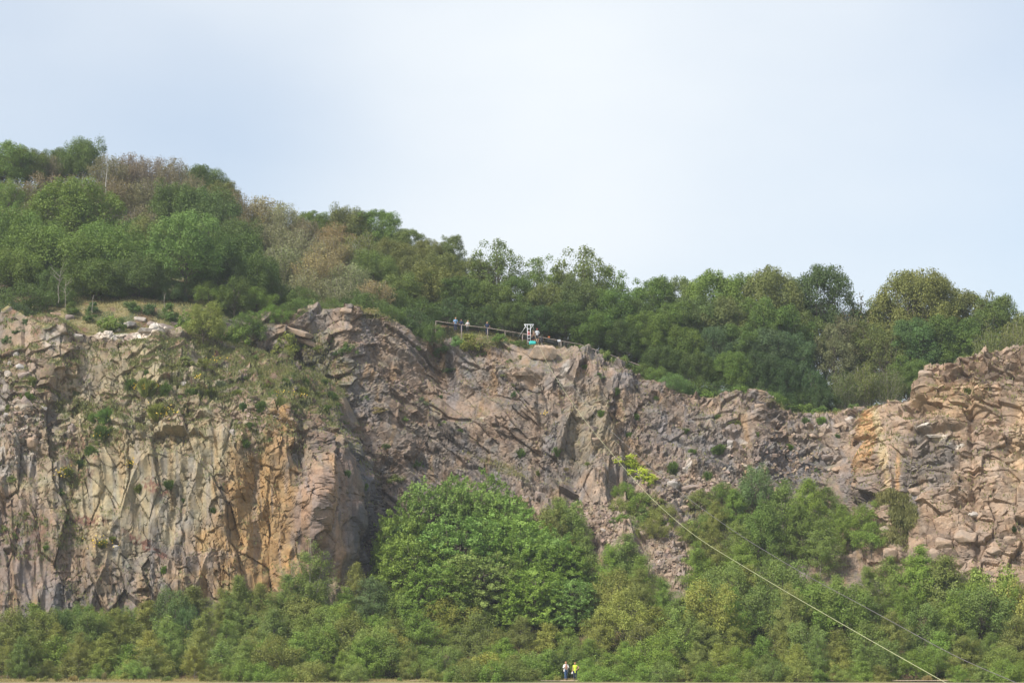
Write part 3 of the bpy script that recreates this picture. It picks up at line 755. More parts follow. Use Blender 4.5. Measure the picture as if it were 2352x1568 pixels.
def proto_birch(name, H, R, seed, nbr=90, per=110, leaf=0.13, bark=None, lowest=0.10, droop=0.9, top=0.6):
    """feathery young tree: rising limbs with hanging twigs of small leaves"""
    r = np.random.default_rng(seed); L = Leaves(seed + 1); T = Tubes()
    ns = 1 + (seed % 3); stems = []
    for s_ in range(ns):
        z = np.linspace(-0.5, H * (0.97 - 0.12 * s_), 9); lean = r.normal(size=2) * 0.07 * (s_ > 0) * 2 + r.normal(size=2) * .02
        st = np.stack([lean[0] * z + np.cumsum(r.normal(size=9) * .03), lean[1] * z + np.cumsum(r.normal(size=9) * .03), z], 1)
        T.add(st, np.linspace(H * 0.0085 + 0.015, 0.012, 9), 6); stems.append(st)
    for b in range(nbr):
        st = stems[b % ns]; u = r.uniform(lowest, 1.0)**0.85
        k = u * 8; i = min(int(k), 7); p0 = st[i] + (st[i + 1] - st[i]) * (k - i)
        prof = (np.sin(np.pi * min(u / 1.0, 1) ** top * 0.93 + 0.12)) ** 0.8
        ln = R * max(prof, 0.12) * r.uniform(0.55, 1.1); az = r.uniform(0, 2 * np.pi)
        q = p0 + np.array([math.cos(az) * ln, math.sin(az) * ln, ln * r.uniform(0.15, 0.9)])
        br = curve_pts(p0, q, (0, 0, 0.12 * ln), 6, r)
        if b % 2 == 0: T.add(br, np.linspace(0.025, 0.006, 6), 4)
        n = int(1.5 * per * r.uniform(0.7, 1.2) * (0.5 + 0.5 * ln / R)); leaf = leaf if leaf < .14 else .13; w = r.uniform(0.25, 1.03, n)
        kk = np.clip(w * 5, 0, 4.999); ii = kk.astype(int); P = br[ii] + (br[ii + 1] - br[ii]) * (kk - ii)[:, None]
        hang = r.exponential(0.22, n) * droop * (0.5 + w)
        P = P + r.normal(size=(n, 3)) * 0.16 * [1, 1, 0.8]; P[:, 2] -= hang
        P[:, 2] = np.maximum(P[:, 2], 0.02)
        out = P - np.array([0, 0, H * 0.45]); out[:, 2] *= 0.6
        L.add(P, out / (np.linalg.norm(out, axis=1, keepdims=True) + .1) + r.normal(size=(n, 3)) * 0.6 + [0, 0, .25], leaf,
              0.5 + r.normal(size=n) * 0.11 + r.normal() * .08, 0.5 + r.normal(size=n) * 0.12 + r.normal() * .12, droop=1.4, aspect=2.0)
    return dict(crown=L.mesh(name + "_crown"), trunk=T.mesh(name + "_trunk", bark or M_BARKPALE), H=H, R=R)

def proto_layered(name, H, R, seed, n_spray=300, per=80, leaf=0.20):
    """hornbeam-like dome of overlapping flat sprays"""
    r = np.random.default_rng(seed); L = Leaves(seed + 1); T = Tubes()
    z = np.linspace(-0.5, H * 0.8, 7); tr = np.stack([z * 0, z * 0, z], 1); T.add(tr, np.linspace(0.2, 0.04, 7), 8)
    for i in range(n_spray):
        u = r.random(); az = r.uniform(0, 2 * np.pi)
        el = math.asin(u * 1.12 - 0.12) if u * 1.12 - .12 > -1 else 0
        k = r.uniform(0.72, 1.04) if r.random() < .85 else r.uniform(.4, .8)
        ce = max(math.cos(el), 0)**.55
        c = np.array([math.cos(az) * ce * R * k, math.sin(az) * ce * R * k, H * 0.06 + max(math.sin(el), -.05) * H * 0.92 * k])
        out = np.array([math.cos(az), math.sin(az), 0.0]); side = np.array([-out[1], out[0], 0])
        ln = R * r.uniform(0.08, 0.18); slope = r.uniform(-0.9, 0.5) + 0.3 * math.sin(el); yaw = r.normal() * .7; out = out * math.cos(yaw) + side * math.sin(yaw); side = np.array([-out[1], out[0], 0])
        n = int(per * r.uniform(0.7, 1.25)); a = r.uniform(-0.6, 1, n); wv = r.normal(size=n) * 0.42 * (1.05 - np.abs(a))
        P = c + out * (a * ln)[:, None] + side * (wv * ln)[:, None]; P[:, 2] += a * ln * slope + r.normal(size=n) * 0.10
        P[:, 2] = np.maximum(P[:, 2], .03)
        N = np.array([0, 0, 1.0]) - out * slope * 0.8 + out * 0.35 + r.normal(size=(n, 3)) * 0.45
        L.add(P, N, leaf, 0.58 + r.normal(size=n) * .16 + r.normal() * 0.12, 0.5 + r.normal(size=n) * .1 + r.normal() * .12, droop=.5)
        if i % 4 == 0: T.add(curve_pts(tr[1 + i % 5], c, (0, 0, .1), 5, r), np.linspace(.06, .01, 5), 4)
    return dict(crown=L.mesh(name + "_crown"), trunk=T.mesh(name + "_trunk", M_BARK), H=H, R=R)

def proto_sallow(name, H, R, seed, nst=70, per=95, leaf=0.15, pale=0.0, bare=0.35):
    """thicket of many rising stems, sparse leaves along their upper part"""
    r = np.random.default_rng(seed); L = Leaves(seed + 1); T = Tubes()
    for i in range(nst):
        az = r.uniform(0, 2 * np.pi); k = math.sqrt(r.random()); top = H * (1.0 - 0.42 * k * k) * r.uniform(0.78, 1.06)
        p0 = np.array([math.cos(az) * R * .3 * k, math.sin(az) * R * .3 * k, -0.3]); q = np.array([math.cos(az) * R * k, math.sin(az) * R * k, top])
        st = curve_pts(p0, q, (-math.cos(az) * .1 * R * k, -math.sin(az) * .1 * R * k, 0), 8, r)
        T.add(st, np.linspace(0.035, 0.008, 8), 4)
        n = int(per * r.uniform(0.7, 1.3)); w = 1 - r.random(n)**1.3 * (1 - bare)
        kk = np.clip(w * 7, 0, 6.999); ii = kk.astype(int); P = st[ii] + (st[ii + 1] - st[ii]) * (kk - ii)[:, None]
        sp = 0.38 * (1.15 - w) + 0.13
        P = P + r.normal(size=(n, 3)) * sp[:, None] * [1, 1, .8]; P[:, 2] = np.maximum(P[:, 2], .05)
        L.add(P, unit(r, n) + [math.cos(az) * .4, math.sin(az) * .4, 0.4], leaf, 0.45 + r.normal(size=n) * .18 + (r.random(n) < pale) * 0.55,
              0.5 + r.normal(size=n) * .2 + r.normal() * .15)
    return dict(crown=L.mesh(name + "_crown"), trunk=T.mesh(name + "_trunk", M_BARKPALE), H=H, R=R)

def proto_shrub(name, H, R, seed, ncl=20, per=95, leaf=0.13):
    r = np.random.default_rng(seed); L = Leaves(seed + 1); lop = r.uniform(.45, 1.15, 6)
    for i in range(ncl):
        az = r.uniform(0, 6.28); m = lop[int(az / 6.2832 * 6) % 6]; k = r.random()**.6; cr = R * r.uniform(.14, .34)
        c = np.array([math.cos(az) * R * .95 * k * m, math.sin(az) * R * .95 * k * m, H * (0.10 + 0.72 * (1 - k * k * .8) * r.uniform(.3, 1.15))])
        n = int(per * r.uniform(.5, 1.4)); d = unit(r, n); kk = r.random(n)**.45 * r.uniform(.8, 1.5, n)
        P = c + d * [1, 1, .8] * cr * kk[:, None]; P[:, 2] = np.maximum(P[:, 2], -.15)
        L.add(P, d + r.normal(size=(n, 3)) * .5 + [0, 0, .3], leaf, r.uniform(.3, .7) + r.normal(size=n) * .16, r.uniform(.1, .9) + r.normal(size=n) * .12)
    return dict(mesh=L.mesh(name), H=H, R=R)
def proto_broom(name, H, R, seed, n=900, leaf=0.26, fl=0.0):
    """tuft of fine upright green switches"""
    r = np.random.default_rng(seed); L = Leaves(seed + 1)
    az = r.uniform(0, 6.28, n); k = np.sqrt(r.random(n)) * (.7 + .45 * np.sin(az * 2 + seed) * np.sin(az * 3 + seed * 2)) * r.uniform(.8, 1.3, n); h = H * (1.02 - .5 * k * k) * r.uniform(.1, 1.1, n)
    P = np.stack([np.cos(az) * R * k * (.35 + .65 * h / H), np.sin(az) * R * k * (.35 + .65 * h / H), h], 1)
    q = np.stack([np.cos(az) * k, np.sin(az) * k, .9 + 0 * k], 1)
    q /= np.linalg.norm(q, axis=1, keepdims=True); side = unit(r, n); side = np.cross(q, side); side /= np.linalg.norm(side, axis=1, keepdims=True)
    ln = leaf * r.uniform(.7, 1.5, n)[:, None]; w = .035 + .02 * r.random(n)[:, None]
    quad = np.stack([P - q * ln, P + side * w, P + q * ln, P - side * w], 1)
    cl = vnoise(P[:, 0] * 3 + 9, P[:, 2] * 3 + 5, seed)
    L.v.append(quad); L.t.append(np.repeat(np.clip(.2 + .6 * cl + r.normal(size=n) * .1, 0, 1), 4)); L.o.append(np.repeat(r.uniform(.3, .7, n), 4))
    return dict(mesh=L.mesh(name), H=H, R=R)

PR = {}
PR['oak'] = [proto_oak("oak", 12, 4.6, 100, 125, 400, .20, .06), proto_oak("oak", 12.5, 4.2, 110, 115, 390, .20, .10), proto_oak("oak", 9, 4.0, 120, 110, 350, .18, .04),
             proto_oak("oak", 8, 3.6, 130, 100, 350, .17, .02), proto_oak("oak", 5.5, 4.2, 140, 100, 380, .18, .0, .95), proto_oak("oak", 6.0, 4.0, 150, 100, 380, .18, .0, .95)]
PR['open'] = [proto_oak("open_oak", 11, 3.6, 200, 60, 150, .22, .22), proto_oak("open_oak", 12, 3.8, 210, 56, 150, .22, .25)]
PR['birch'] = [proto_birch("birch", 8, 2.3, 300, 110, 120), proto_birch("birch", 9, 2.2, 311, 120, 120), proto_birch("birch", 6.5, 2.1, 322, 95, 110), proto_birch("birch", 7, 2.6, 333, 110, 125)]
PR['willow'] = [proto_birch("willow", 6.5, 2.9, 401, 130, 120, .15, M_BARK, .04, .45, .45), proto_birch("willow", 5.5, 2.7, 412, 120, 120, .15, M_BARK, .03, .4, .4),
                proto_birch("willow", 7.5, 3.0, 424, 140, 120, .16, M_BARK, .04, .5, .5)]
PR['layer'] = [proto_layered("hornbeam", 8, 4.6, 500, 800, 62), proto_layered("hornbeam", 7, 4.2, 510, 720, 62)]
PR['sallow'] = [proto_sallow("sallow", 6.5, 3.0, 600, 90, 110), proto_sallow("sallow", 7, 2.8, 610, 90, 110), proto_sallow("sallow", 5.5, 2.8, 620, 80, 100)]
PR['white'] = [proto_sallow("whitebeam", 6.0, 3.0, 650, 90, 120, .17, .22, .15), proto_sallow("whitebeam", 6.5, 3.2, 660, 95, 120, .17, .2, .15)]
PR['bushy'] = [proto_oak("bushy", 4.5, 2.6, 700, 50, 260, .14, .0), proto_oak("bushy", 5, 2.5, 710, 50, 260, .14, .0)]
PR['shrub'] = [proto_shrub("shrub", 1.7, 1.15, 800), proto_shrub("shrub", 1.3, 1.2, 810), proto_shrub("shrub", 1.9, 1.0, 820)]
PR['broom'] = [proto_broom("broom", 1.3, .85, 850), proto_broom("broom", 1.1, 1.0, 860), proto_broom("broom", 1.5, .8, 870)]
print("prototypes", time.time() - T0)

COLS = dict(green=(.108, .175, .034), fresh=(.104, .182, .046), dark=(.080, .130, .030), deep=(.060, .105, .032), blue=(.088, .142, .054), olive=(.128, .158, .042), yellow=(.155, .182, .042),
            brown=(.150, .146, .060), rust=(.160, .146, .060), pinkish=(.178, .156, .092), pale=(.160, .182, .082), lime=(.29, .37, .04), dry=(.22, .195, .078), grey=(.125, .155, .078), mid=(.112, .165, .042))
LOOK = dict(green="mid green", fresh="fresh green", dark="dark green", deep="deep green", blue="bluish green", olive="olive", yellow="yellow-green", brown="brownish", rust="rusty brown",
            pinkish="pinkish brown", pale="pale", lime="lime green", dry="straw-coloured", grey="greyish", mid="leaf-green")
KIND = dict(oak=("oak_tree", "tree", "oak"), open=("oak_tree", "tree", "thin-crowned oak"), birch=("birch_tree", "tree", "birch"), willow=("willow_tree", "tree", "willow"),
            layer=("hornbeam_tree", "tree", "hornbeam"), sallow=("sallow_tree", "tree", "sallow"), white=("whitebeam_tree", "tree", "whitebeam"),
            bushy=("bushy_tree", "tree", "bushy tree"), shrub=("shrub", "shrub", "rounded shrub"), broom=("broom_shrub", "shrub", "broom tuft"))

LANDMARKS = [  # name, x, y
    ("the white lattice tower", 1215, 768), ("the fence's left end", 1010, 745), ("the walking couple", 1310, 1540),
    ("the big hornbeam dome", 1090, 1200), ("the lime-green climber", 1455, 1080), ("the orange-stained rib", 1985, 1040), ("the cliff's sunlit pinnacle", 2140, 860),
    ("the whitish rock slabs", 310, 755), ("the brown slab wall", 100, 850), ("the ochre-stained face", 620, 1200), ("the dark stained wall", 840, 1180),
    ("the yellow-flowered ledge", 335, 890), ("the turfed terrace", 640, 870), ("the rocky knoll", 790, 720), ("the bare gravel gully", 1540, 1270), ("the gully birch grove", 1850, 1200),
    ("the dark skyline oak", 1885, 650), ("the great olive oak", 2110, 680), ("the bald birch pole", 245, 385), ("the reddish rock foot", 60, 1300), ("the flat-topped boulder", 1245, 805),
    ("the hill's summit thicket", 330, 380), ("the lower tumbled blocks", 2180, 1240), ("the tall cliff-foot birch", 715, 1300), ("the grey cliff brow", 1620, 910), ("the fence's right end", 1900, 928),
    ("the lower left corner", 20, 1540), ("the lower right corner", 2330, 1540), ("the dry meadow strip", 300, 1560), ("the dark cliff-foot tree", 400, 1390), ("the vertical grey pillars", 1230, 1000),
    ("the slanting grey beds", 980, 1000), ("the two thin-crowned oaks", 1340, 600), ("the mid-slope oaks", 430, 560), ("the broad hillside oak", 150, 520), ("the whitebeam slope", 740, 600), ("the hill saddle", 1040, 640),
    ("the tall oak row", 1640, 720), ("the wood's front edge", 1700, 1530), ("the wood's middle", 1850, 1420), ("the path bend", 1120, 1530), ("the low wood centre", 800, 1470), ("the upper cliff corner", 2330, 780)]
THINGS = []   # (object, x, y, look, group)
def name_things():
    """gives every plant a label of its own: its look, the nearest landmark, and its rank when several would read alike"""
    by = {}
    for o, x, y, look, size, edge in THINGS:
        lm = min(LANDMARKS, key=lambda L: math.hypot(L[1] - x, (L[2] - y) * 1.3))
        dx, dy = x - lm[1], y - lm[2]
        if math.hypot(dx, dy) < 26: rel = "at"
        elif abs(dx) > abs(dy) * 1.2: rel = "left of" if dx < 0 else "right of"
        else: rel = "above" if dy < 0 else "below"
        by.setdefault((look, rel, lm[0]), []).append((x, y, o))
    ORD = "first second third fourth fifth sixth seventh eighth ninth tenth eleventh twelfth thirteenth fourteenth fifteenth sixteenth seventeenth eighteenth nineteenth twentieth".split()
    for (look, rel, lm), L in by.items():
        L.sort(key=lambda q: q[0])
        for i, (x, y, o) in enumerate(L):
            if len(L) == 1: o["label"] = f"{look} {rel} {lm}"
            elif len(L) == 2: o["label"] = f"{look} {rel} {lm}, {'left' if i == 0 else 'right'} of two"
            else: o["label"] = f"{look} {rel} {lm}, {ORD[min(i, 19)]} from left"
            if len(o["label"].replace("-", " ").replace("'", " ").split()) > 16: print("LONG", o["label"])

def size_word(h, kind):
    if kind in ('shrub', 'broom'): return "tiny" if h < .8 else "small" if h < 1.5 else "large"
    return "low" if h < 4 else "middling" if h < 8 else "tall"

def plant(kind, x, ytop, hw, Y, col, group, zbase=None, pi=None, look=None, hmin=1.2, jit=True):
    """plant of one kind whose top is seen at (x, ytop), hw wide each way, standing on the ground at distance Y"""
    p = PR[kind]
    hw = hw * (1.12 if kind in ('oak', 'open', 'bushy', 'white', 'sallow') else 1.06)
    top = W(x, ytop, Y); gz = ground_z(top[0], Y) if zbase is None else zbase
    h = max(top[2] - gz, hmin); rad = hw * Y / FO
    if pi is None:
        sc = [abs(math.log((h / q['H']) / (rad / q['R']))) + random.random() * .35 for q in p]; pi = int(np.argmin(sc))
    q = p[pi]; name, cat, lk = KIND[kind]
    sx = rad / q['R']; sz = h / q['H'] / .985
    if sz > 1.5 * sx: sx = sz / 1.5
    if sz < .82 * sx: sz = .82 * sx; gz = top[2] - sz * q['H'] * .985        # a broad low crown: its lower half is below the slope
    s = (sx, sx * random.uniform(.9, 1.1), sz)
    a = random.uniform(0, 6.28)
    c = np.array(COLS[col]) * {G_FOOT: np.array([1.24, 1.18, 1.1]) * random.uniform(.88, 1.16), G_HILL: np.array([.97, .93, .95]), G_BAND: np.array([.78, .80, .85])}.get(group, 1.0) * (random.uniform(.92, 1.1) if jit else 1) * np.array([random.uniform(.93, 1.07), 1, random.uniform(.9, 1.1)])
    e = link(name, None, None, (top[0], Y, gz - 0.05), (0, 0, a), (s[0], s[1], s[2])) if 'crown' in q else link(name, q['mesh'], None, (top[0], Y, gz - .05), (0, 0, a), (s[0], s[1], s[2]))
    tag(e, "-", cat, group)
    if 'crown' in q:
        o = link("crown", q['crown'], e); o.color = (*c, 1)
        link("trunk", q['trunk'], e)
    else: e.color = (*c, 1)
    THINGS.append((e, x, ytop + (8 if 'crown' in q else 0), look or f"{size_word(h, kind)} {LOOK[col]} {lk}", h, 0))
    return e

G_HILL, G_BAND, G_FOOT, G_CLIFF = "trees on the hill above the cliff", "trees along the cliff top", "woodland at the foot of the cliff", "shrubs growing on the cliff"
# ---- hill skyline and slopes: kind, x, y of the top, half width, distance, colour
for k, x, y, hw, Y, c in [
    ('oak', 8, 330, 62, 318, 'green'), ('oak', 62, 345, 46, 320, 'mid'), ('oak', 130, 350, 40, 326, 'dark'), ('sallow', 112, 350, 42, 322, 'brown'), ('oak', 185, 334, 52, 324, 'dark'), ('sallow', 250, 352, 52, 318, 'brown'), ('sallow', 300, 352, 55, 322, 'pinkish'),
    ('sallow', 350, 356, 55, 320, 'pinkish'), ('sallow', 398, 362, 48, 316, 'rust'), ('oak', 470, 392, 52, 322, 'dark'), ('oak', 515, 425, 40, 316, 'olive'), ('sallow', 440, 400, 50, 310, 'brown'),
    ('sallow', 545, 440, 42, 305, 'brown'), ('white', 600, 446, 50, 306, 'dry'), ('white', 650, 460, 48, 304, 'pale'), ('oak', 722, 488, 42, 312, 'green'), ('sallow', 700, 500, 45, 303, 'brown'),
    ('oak', 800, 492, 52, 312, 'olive'), ('oak', 872, 487, 52, 312, 'green'), ('sallow', 770, 510, 50, 300, 'dry'), ('oak', 935, 530, 42, 308, 'mid'), ('oak', 985, 556, 42, 300, 'olive'),
    ('oak', 1035, 547, 34, 302, 'mid'), ('oak', 1020, 590, 50, 292, 'olive'), ('open', 1140, 558, 56, 290, 'mid'), ('oak', 1090, 600, 48, 292, 'olive'), ('open', 1238, 592, 46, 290, 'green'),
    ('open', 1338, 576, 62, 290, 'mid'), ('open', 1405, 618, 48, 291, 'green'), ('open', 1290, 625, 45, 294, 'mid'),
    ('oak', 1500, 646, 58, 288, 'green'), ('oak', 1565, 645, 52, 290, 'mid'), ('oak', 1640, 632, 66, 286, 'green'), ('oak', 1715, 640, 55, 290, 'green'), ('oak', 1772, 625, 46, 287, 'olive'), ('oak', 1812, 655, 40, 292, 'mid'),
    ('oak', 1885, 620, 62, 292, 'deep'), ('sallow', 1965, 688, 46, 292, 'brown'), ('oak', 2090, 632, 84, 290, 'olive'), ('oak', 2150, 640, 72, 292, 'olive'), ('oak', 2225, 676, 66, 290, 'olive'),
    ('oak', 2290, 690, 58, 288, 'mid'), ('oak', 2350, 725, 50, 286, 'olive'), ('oak', 2035, 690, 55, 294, 'mid'),
    # upper slopes
    ('sallow', 40, 410, 70, 306, 'olive'), ('sallow', 110, 395, 60, 308, 'rust'), ('sallow', 190, 400, 60, 308, 'brown'), ('sallow', 265, 405, 60, 306, 'rust'), ('sallow', 335, 410, 60, 306, 'brown'),
    ('sallow', 400, 415, 55, 304, 'pinkish'), ('sallow', 20, 480, 70, 296, 'yellow'), ('sallow', 90, 455, 60, 298, 'olive'), ('oak', 410, 440, 60, 298, 'dark'), ('oak', 480, 450, 65, 298, 'dark'), ('sallow', 330, 470, 60, 296, 'brown'),
    ('sallow', 555, 490, 50, 296, 'brown'), ('white', 620, 510, 62, 296, 'pale'), ('white', 690, 530, 62, 294, 'pale'), ('sallow', 760, 540, 55, 294, 'dry'), ('sallow', 830, 530, 55, 296, 'olive'), ('oak', 900, 560, 55, 294, 'olive'),
    ('oak', 960, 600, 50, 290, 'olive'), ('oak', 540, 520, 60, 288, 'dark'), ('oak', 860, 590, 50, 288, 'mid'),
    # broad crowns in front
    ('oak', 175, 418, 92, 284, 'green'), ('oak', 60, 510, 85, 276, 'green'), ('oak', 140, 545, 95, 268, 'green'), ('oak', 255, 530, 85, 270, 'green'), ('oak', 30, 590, 70, 264, 'green'),
    ('oak', 340, 520, 55, 278, 'olive'), ('oak', 430, 500, 78, 264, 'fresh'), ('oak', 525, 560, 78, 272, 'dark'), ('oak', 590, 600, 55, 268, 'dark'), ('oak', 320, 600, 65, 262, 'dark'), ('oak', 220, 610, 70, 260, 'dark'),
    ('white', 650, 560, 65, 284, 'pale'), ('white', 730, 570, 68, 282, 'dry'), ('white', 800, 600, 65, 280, 'pale'), ('white', 700, 620, 62, 276, 'pale'), ('white', 780, 640, 60, 274, 'pale'), ('white', 860, 640, 55, 276, 'dry'),
    ('oak', 930, 640, 62, 282, 'mid'), ('oak', 900, 670, 50, 278, 'dark'), ('oak', 1000, 630, 58, 282, 'olive'), ('oak', 1060, 640, 52, 280, 'dark'), ('oak', 1120, 650, 52, 280, 'mid'), ('oak', 1185, 640, 48, 282, 'dark'),
    ('oak', 1250, 655, 52, 281, 'olive'), ('bushy', 640, 650, 48, 270, 'dark'), ('bushy', 590, 665, 42, 265, 'green'), ('bushy', 690, 665, 40, 268, 'dark'), ('bushy', 850, 680, 45, 270, 'dark'),
    ('bushy', 960, 690, 45, 272, 'dark'), ('bushy', 1030, 690, 38, 275, 'deep'), ('bushy', 1100, 705, 40, 275, 'deep'), ('bushy', 540, 640, 42, 262, 'dark'), ('bushy', 480, 650, 36, 262, 'green'),
    ('bushy', 60, 660, 60, 254, 'dark'), ('bushy', 30, 700, 45, 247, 'deep'), ('bushy', 130, 655, 42, 256, 'dark')]:
    plant(k, x, y, hw, Y, c, G_HILL)
# ---- band of oaks to the right
for k, x, y, hw, Y, c in [
    ('oak', 1330, 650, 55, 280, 'mid'), ('oak', 1400, 670, 55, 279, 'green'), ('oak', 1300, 700, 45, 276, 'dark'), ('oak', 1180, 700, 42, 275, 'dark'), ('oak', 1240, 705, 38, 275, 'deep'), ('oak', 1460, 690, 52, 280, 'mid'),
    ('oak', 1360, 730, 48, 275, 'green'), ('oak', 1425, 745, 45, 275, 'dark'), ('oak', 1490, 720, 50, 276, 'green'), ('oak', 1545, 700, 52, 279, 'green'), ('oak', 1600, 690, 55, 281, 'mid'), ('oak', 1670, 690, 55, 280, 'olive'),
    ('oak', 1740, 690, 52, 280, 'green'), ('oak', 1800, 710, 48, 281, 'green'), ('oak', 1570, 760, 52, 275, 'green'), ('oak', 1640, 755, 50, 275, 'blue'), ('oak', 1700, 750, 50, 275, 'green'), ('oak', 1760, 760, 50, 274, 'blue'),
    ('oak', 1815, 770, 48, 275, 'blue'), ('oak', 1520, 800, 42, 272, 'dark'), ('oak', 1600, 815, 42, 271, 'dark'), ('oak', 1680, 810, 45, 270, 'green'), ('oak', 1745, 815, 42, 270, 'deep'), ('oak', 1800, 830, 40, 269, 'deep'),
    ('open', 1850, 720, 50, 284, 'mid'), ('open', 1915, 745, 45, 282, 'pale'), ('open', 1940, 730, 48, 286, 'brown'), ('open', 1990, 740, 46, 285, 'olive'), ('sallow', 1935, 850, 42, 268, 'olive'), ('sallow', 1985, 835, 48, 269, 'yellow'),
    ('sallow', 2040, 845, 42, 268, 'olive'), ('open', 2040, 760, 52, 281, 'olive'), ('oak', 2100, 740, 60, 282, 'fresh'), ('oak', 2160, 735, 60, 283, 'green'), ('open', 2080, 820, 42, 272, 'green'), ('oak', 2215, 740, 52, 284, 'green'),
    ('sallow', 2270, 745, 46, 276, 'yellow'), ('sallow', 2330, 740, 42, 276, 'yellow'), ('oak', 2110, 830, 40, 270, 'green'), ('bushy', 1880, 880, 26, 267, 'deep')]:
    plant(k, x, y, hw, Y, c, G_BAND)
for x, y, Y, c in [(1450, 800, 284, 'deep'), (1500, 805, 283, 'deep'), (1550, 815, 283, 'dark'), (1600, 820, 284, 'deep'), (1650, 822, 283, 'deep'), (1700, 828, 284, 'dark'), (1750, 830, 283, 'deep'), (1800, 838, 284, 'deep'), (1850, 845, 283, 'deep'),
                   (1900, 850, 284, 'deep'), (1950, 850, 283, 'dark'), (2000, 850, 284, 'deep'), (2050, 850, 283, 'dark'), (2100, 850, 284, 'dark'), (1400, 770, 284, 'dark'), (1340, 750, 284, 'deep'), (1280, 730, 285, 'deep'), (1220, 715, 284, 'deep'), (1160, 700, 285, 'dark'), (1100, 690, 284, 'deep'),
                   (200, 640, 266, 'dark'), (270, 640, 267, 'deep'), (340, 650, 264, 'dark'), (400, 650, 262, 'deep'), (450, 640, 266, 'dark'), (120, 620, 262, 'dark'), (60, 620, 264, 'deep'), (300, 560, 276, 'deep'), (380, 580, 272, 'dark'), (500, 600, 276, 'deep'), (200, 500, 288, 'dark'), (310, 500, 290, 'dark'), (20, 420, 302, 'green'),
                   (1555, 870, 268, 'deep'), (1600, 872, 268, 'dark'), (1650, 880, 268, 'deep'), (1700, 880, 268, 'dark'), (1750, 880, 268, 'deep'), (1800, 890, 268, 'deep'), (1850, 895, 268, 'deep'), (1480, 840, 270, 'dark'), (1900, 890, 268, 'deep'), (760, 690, 268, 'dark'), (810, 670, 272, 'dark')]:
    plant('bushy', x, y, 36, Y, c, "dense undergrowth beneath the oaks")
# low growth along the rim
for k, x, y, hw, Y, c in [
    ('bushy', 25, 720, 30, 246.5, 'deep'), ('shrub', 250, 712, 30, 249, 'green'), ('shrub', 275, 718, 22, 249, 'dark'), ('bushy', 470, 695, 44, 249, 'yellow'), ('shrub', 545, 745, 40, 254, 'green'), ('bushy', 570, 715, 38, 257, 'dark'),
    ('bushy', 630, 705, 34, 260, 'green'), ('shrub', 660, 748, 32, 256, 'yellow'), ('bushy', 690, 685, 42, 262, 'dark'), ('shrub', 850, 705, 34, 264, 'dry'), ('bushy', 890, 705, 42, 266, 'dark'), ('bushy', 945, 715, 46, 267, 'deep'),
    ('bushy', 985, 745, 36, 266, 'dark'), ('shrub', 1075, 762, 30, 265, 'yellow'), ('shrub', 1150, 778, 22, 264, 'green'), ('shrub', 1180, 780, 26, 264, 'dark'), ('shrub', 1200, 790, 18, 263, 'dark'), ('shrub', 1050, 770, 22, 265, 'fresh'),
    ('shrub', 1390, 800, 26, 266, 'mid'), ('shrub', 1430, 815, 26, 266, 'green'), ('shrub', 1340, 795, 20, 267, 'mid'), ('shrub', 1460, 835, 20, 266, 'dark'), ('bushy', 1510, 845, 30, 267, 'green'), ('bushy', 1545, 862, 34, 264, 'fresh'), ('shrub', 1590, 880, 26, 265, 'dark'),
    ('shrub', 1625, 892, 28, 265, 'green'), ('shrub', 1665, 893, 28, 265, 'blue'), ('shrub', 1700, 885, 28, 264, 'green'), ('shrub', 1745, 892, 30, 264, 'fresh'), ('bushy', 1775, 905, 30, 263, 'green'), ('shrub', 1815, 925, 32, 264, 'dark'),
    ('shrub', 1850, 925, 30, 264, 'green'), ('shrub', 1885, 930, 28, 263, 'fresh'), ('shrub', 1925, 935, 26, 263, 'green'), ('shrub', 1960, 925, 26, 263, 'mid'), ('shrub', 2010, 925, 24, 262, 'olive'), ('shrub', 2040, 930, 26, 261, 'green'),
    ('shrub', 2075, 925, 22, 262, 'mid'), ('shrub', 820, 700, 26, 265, 'olive'), ('shrub', 735, 700, 26, 264, 'dark'), ('shrub', 205, 705, 20, 251, 'dark'), ('bushy', 1870, 850, 30, 268, 'deep')]:
    plant(k, x, y, hw, Y, c, "low growth along the rim of the cliff")

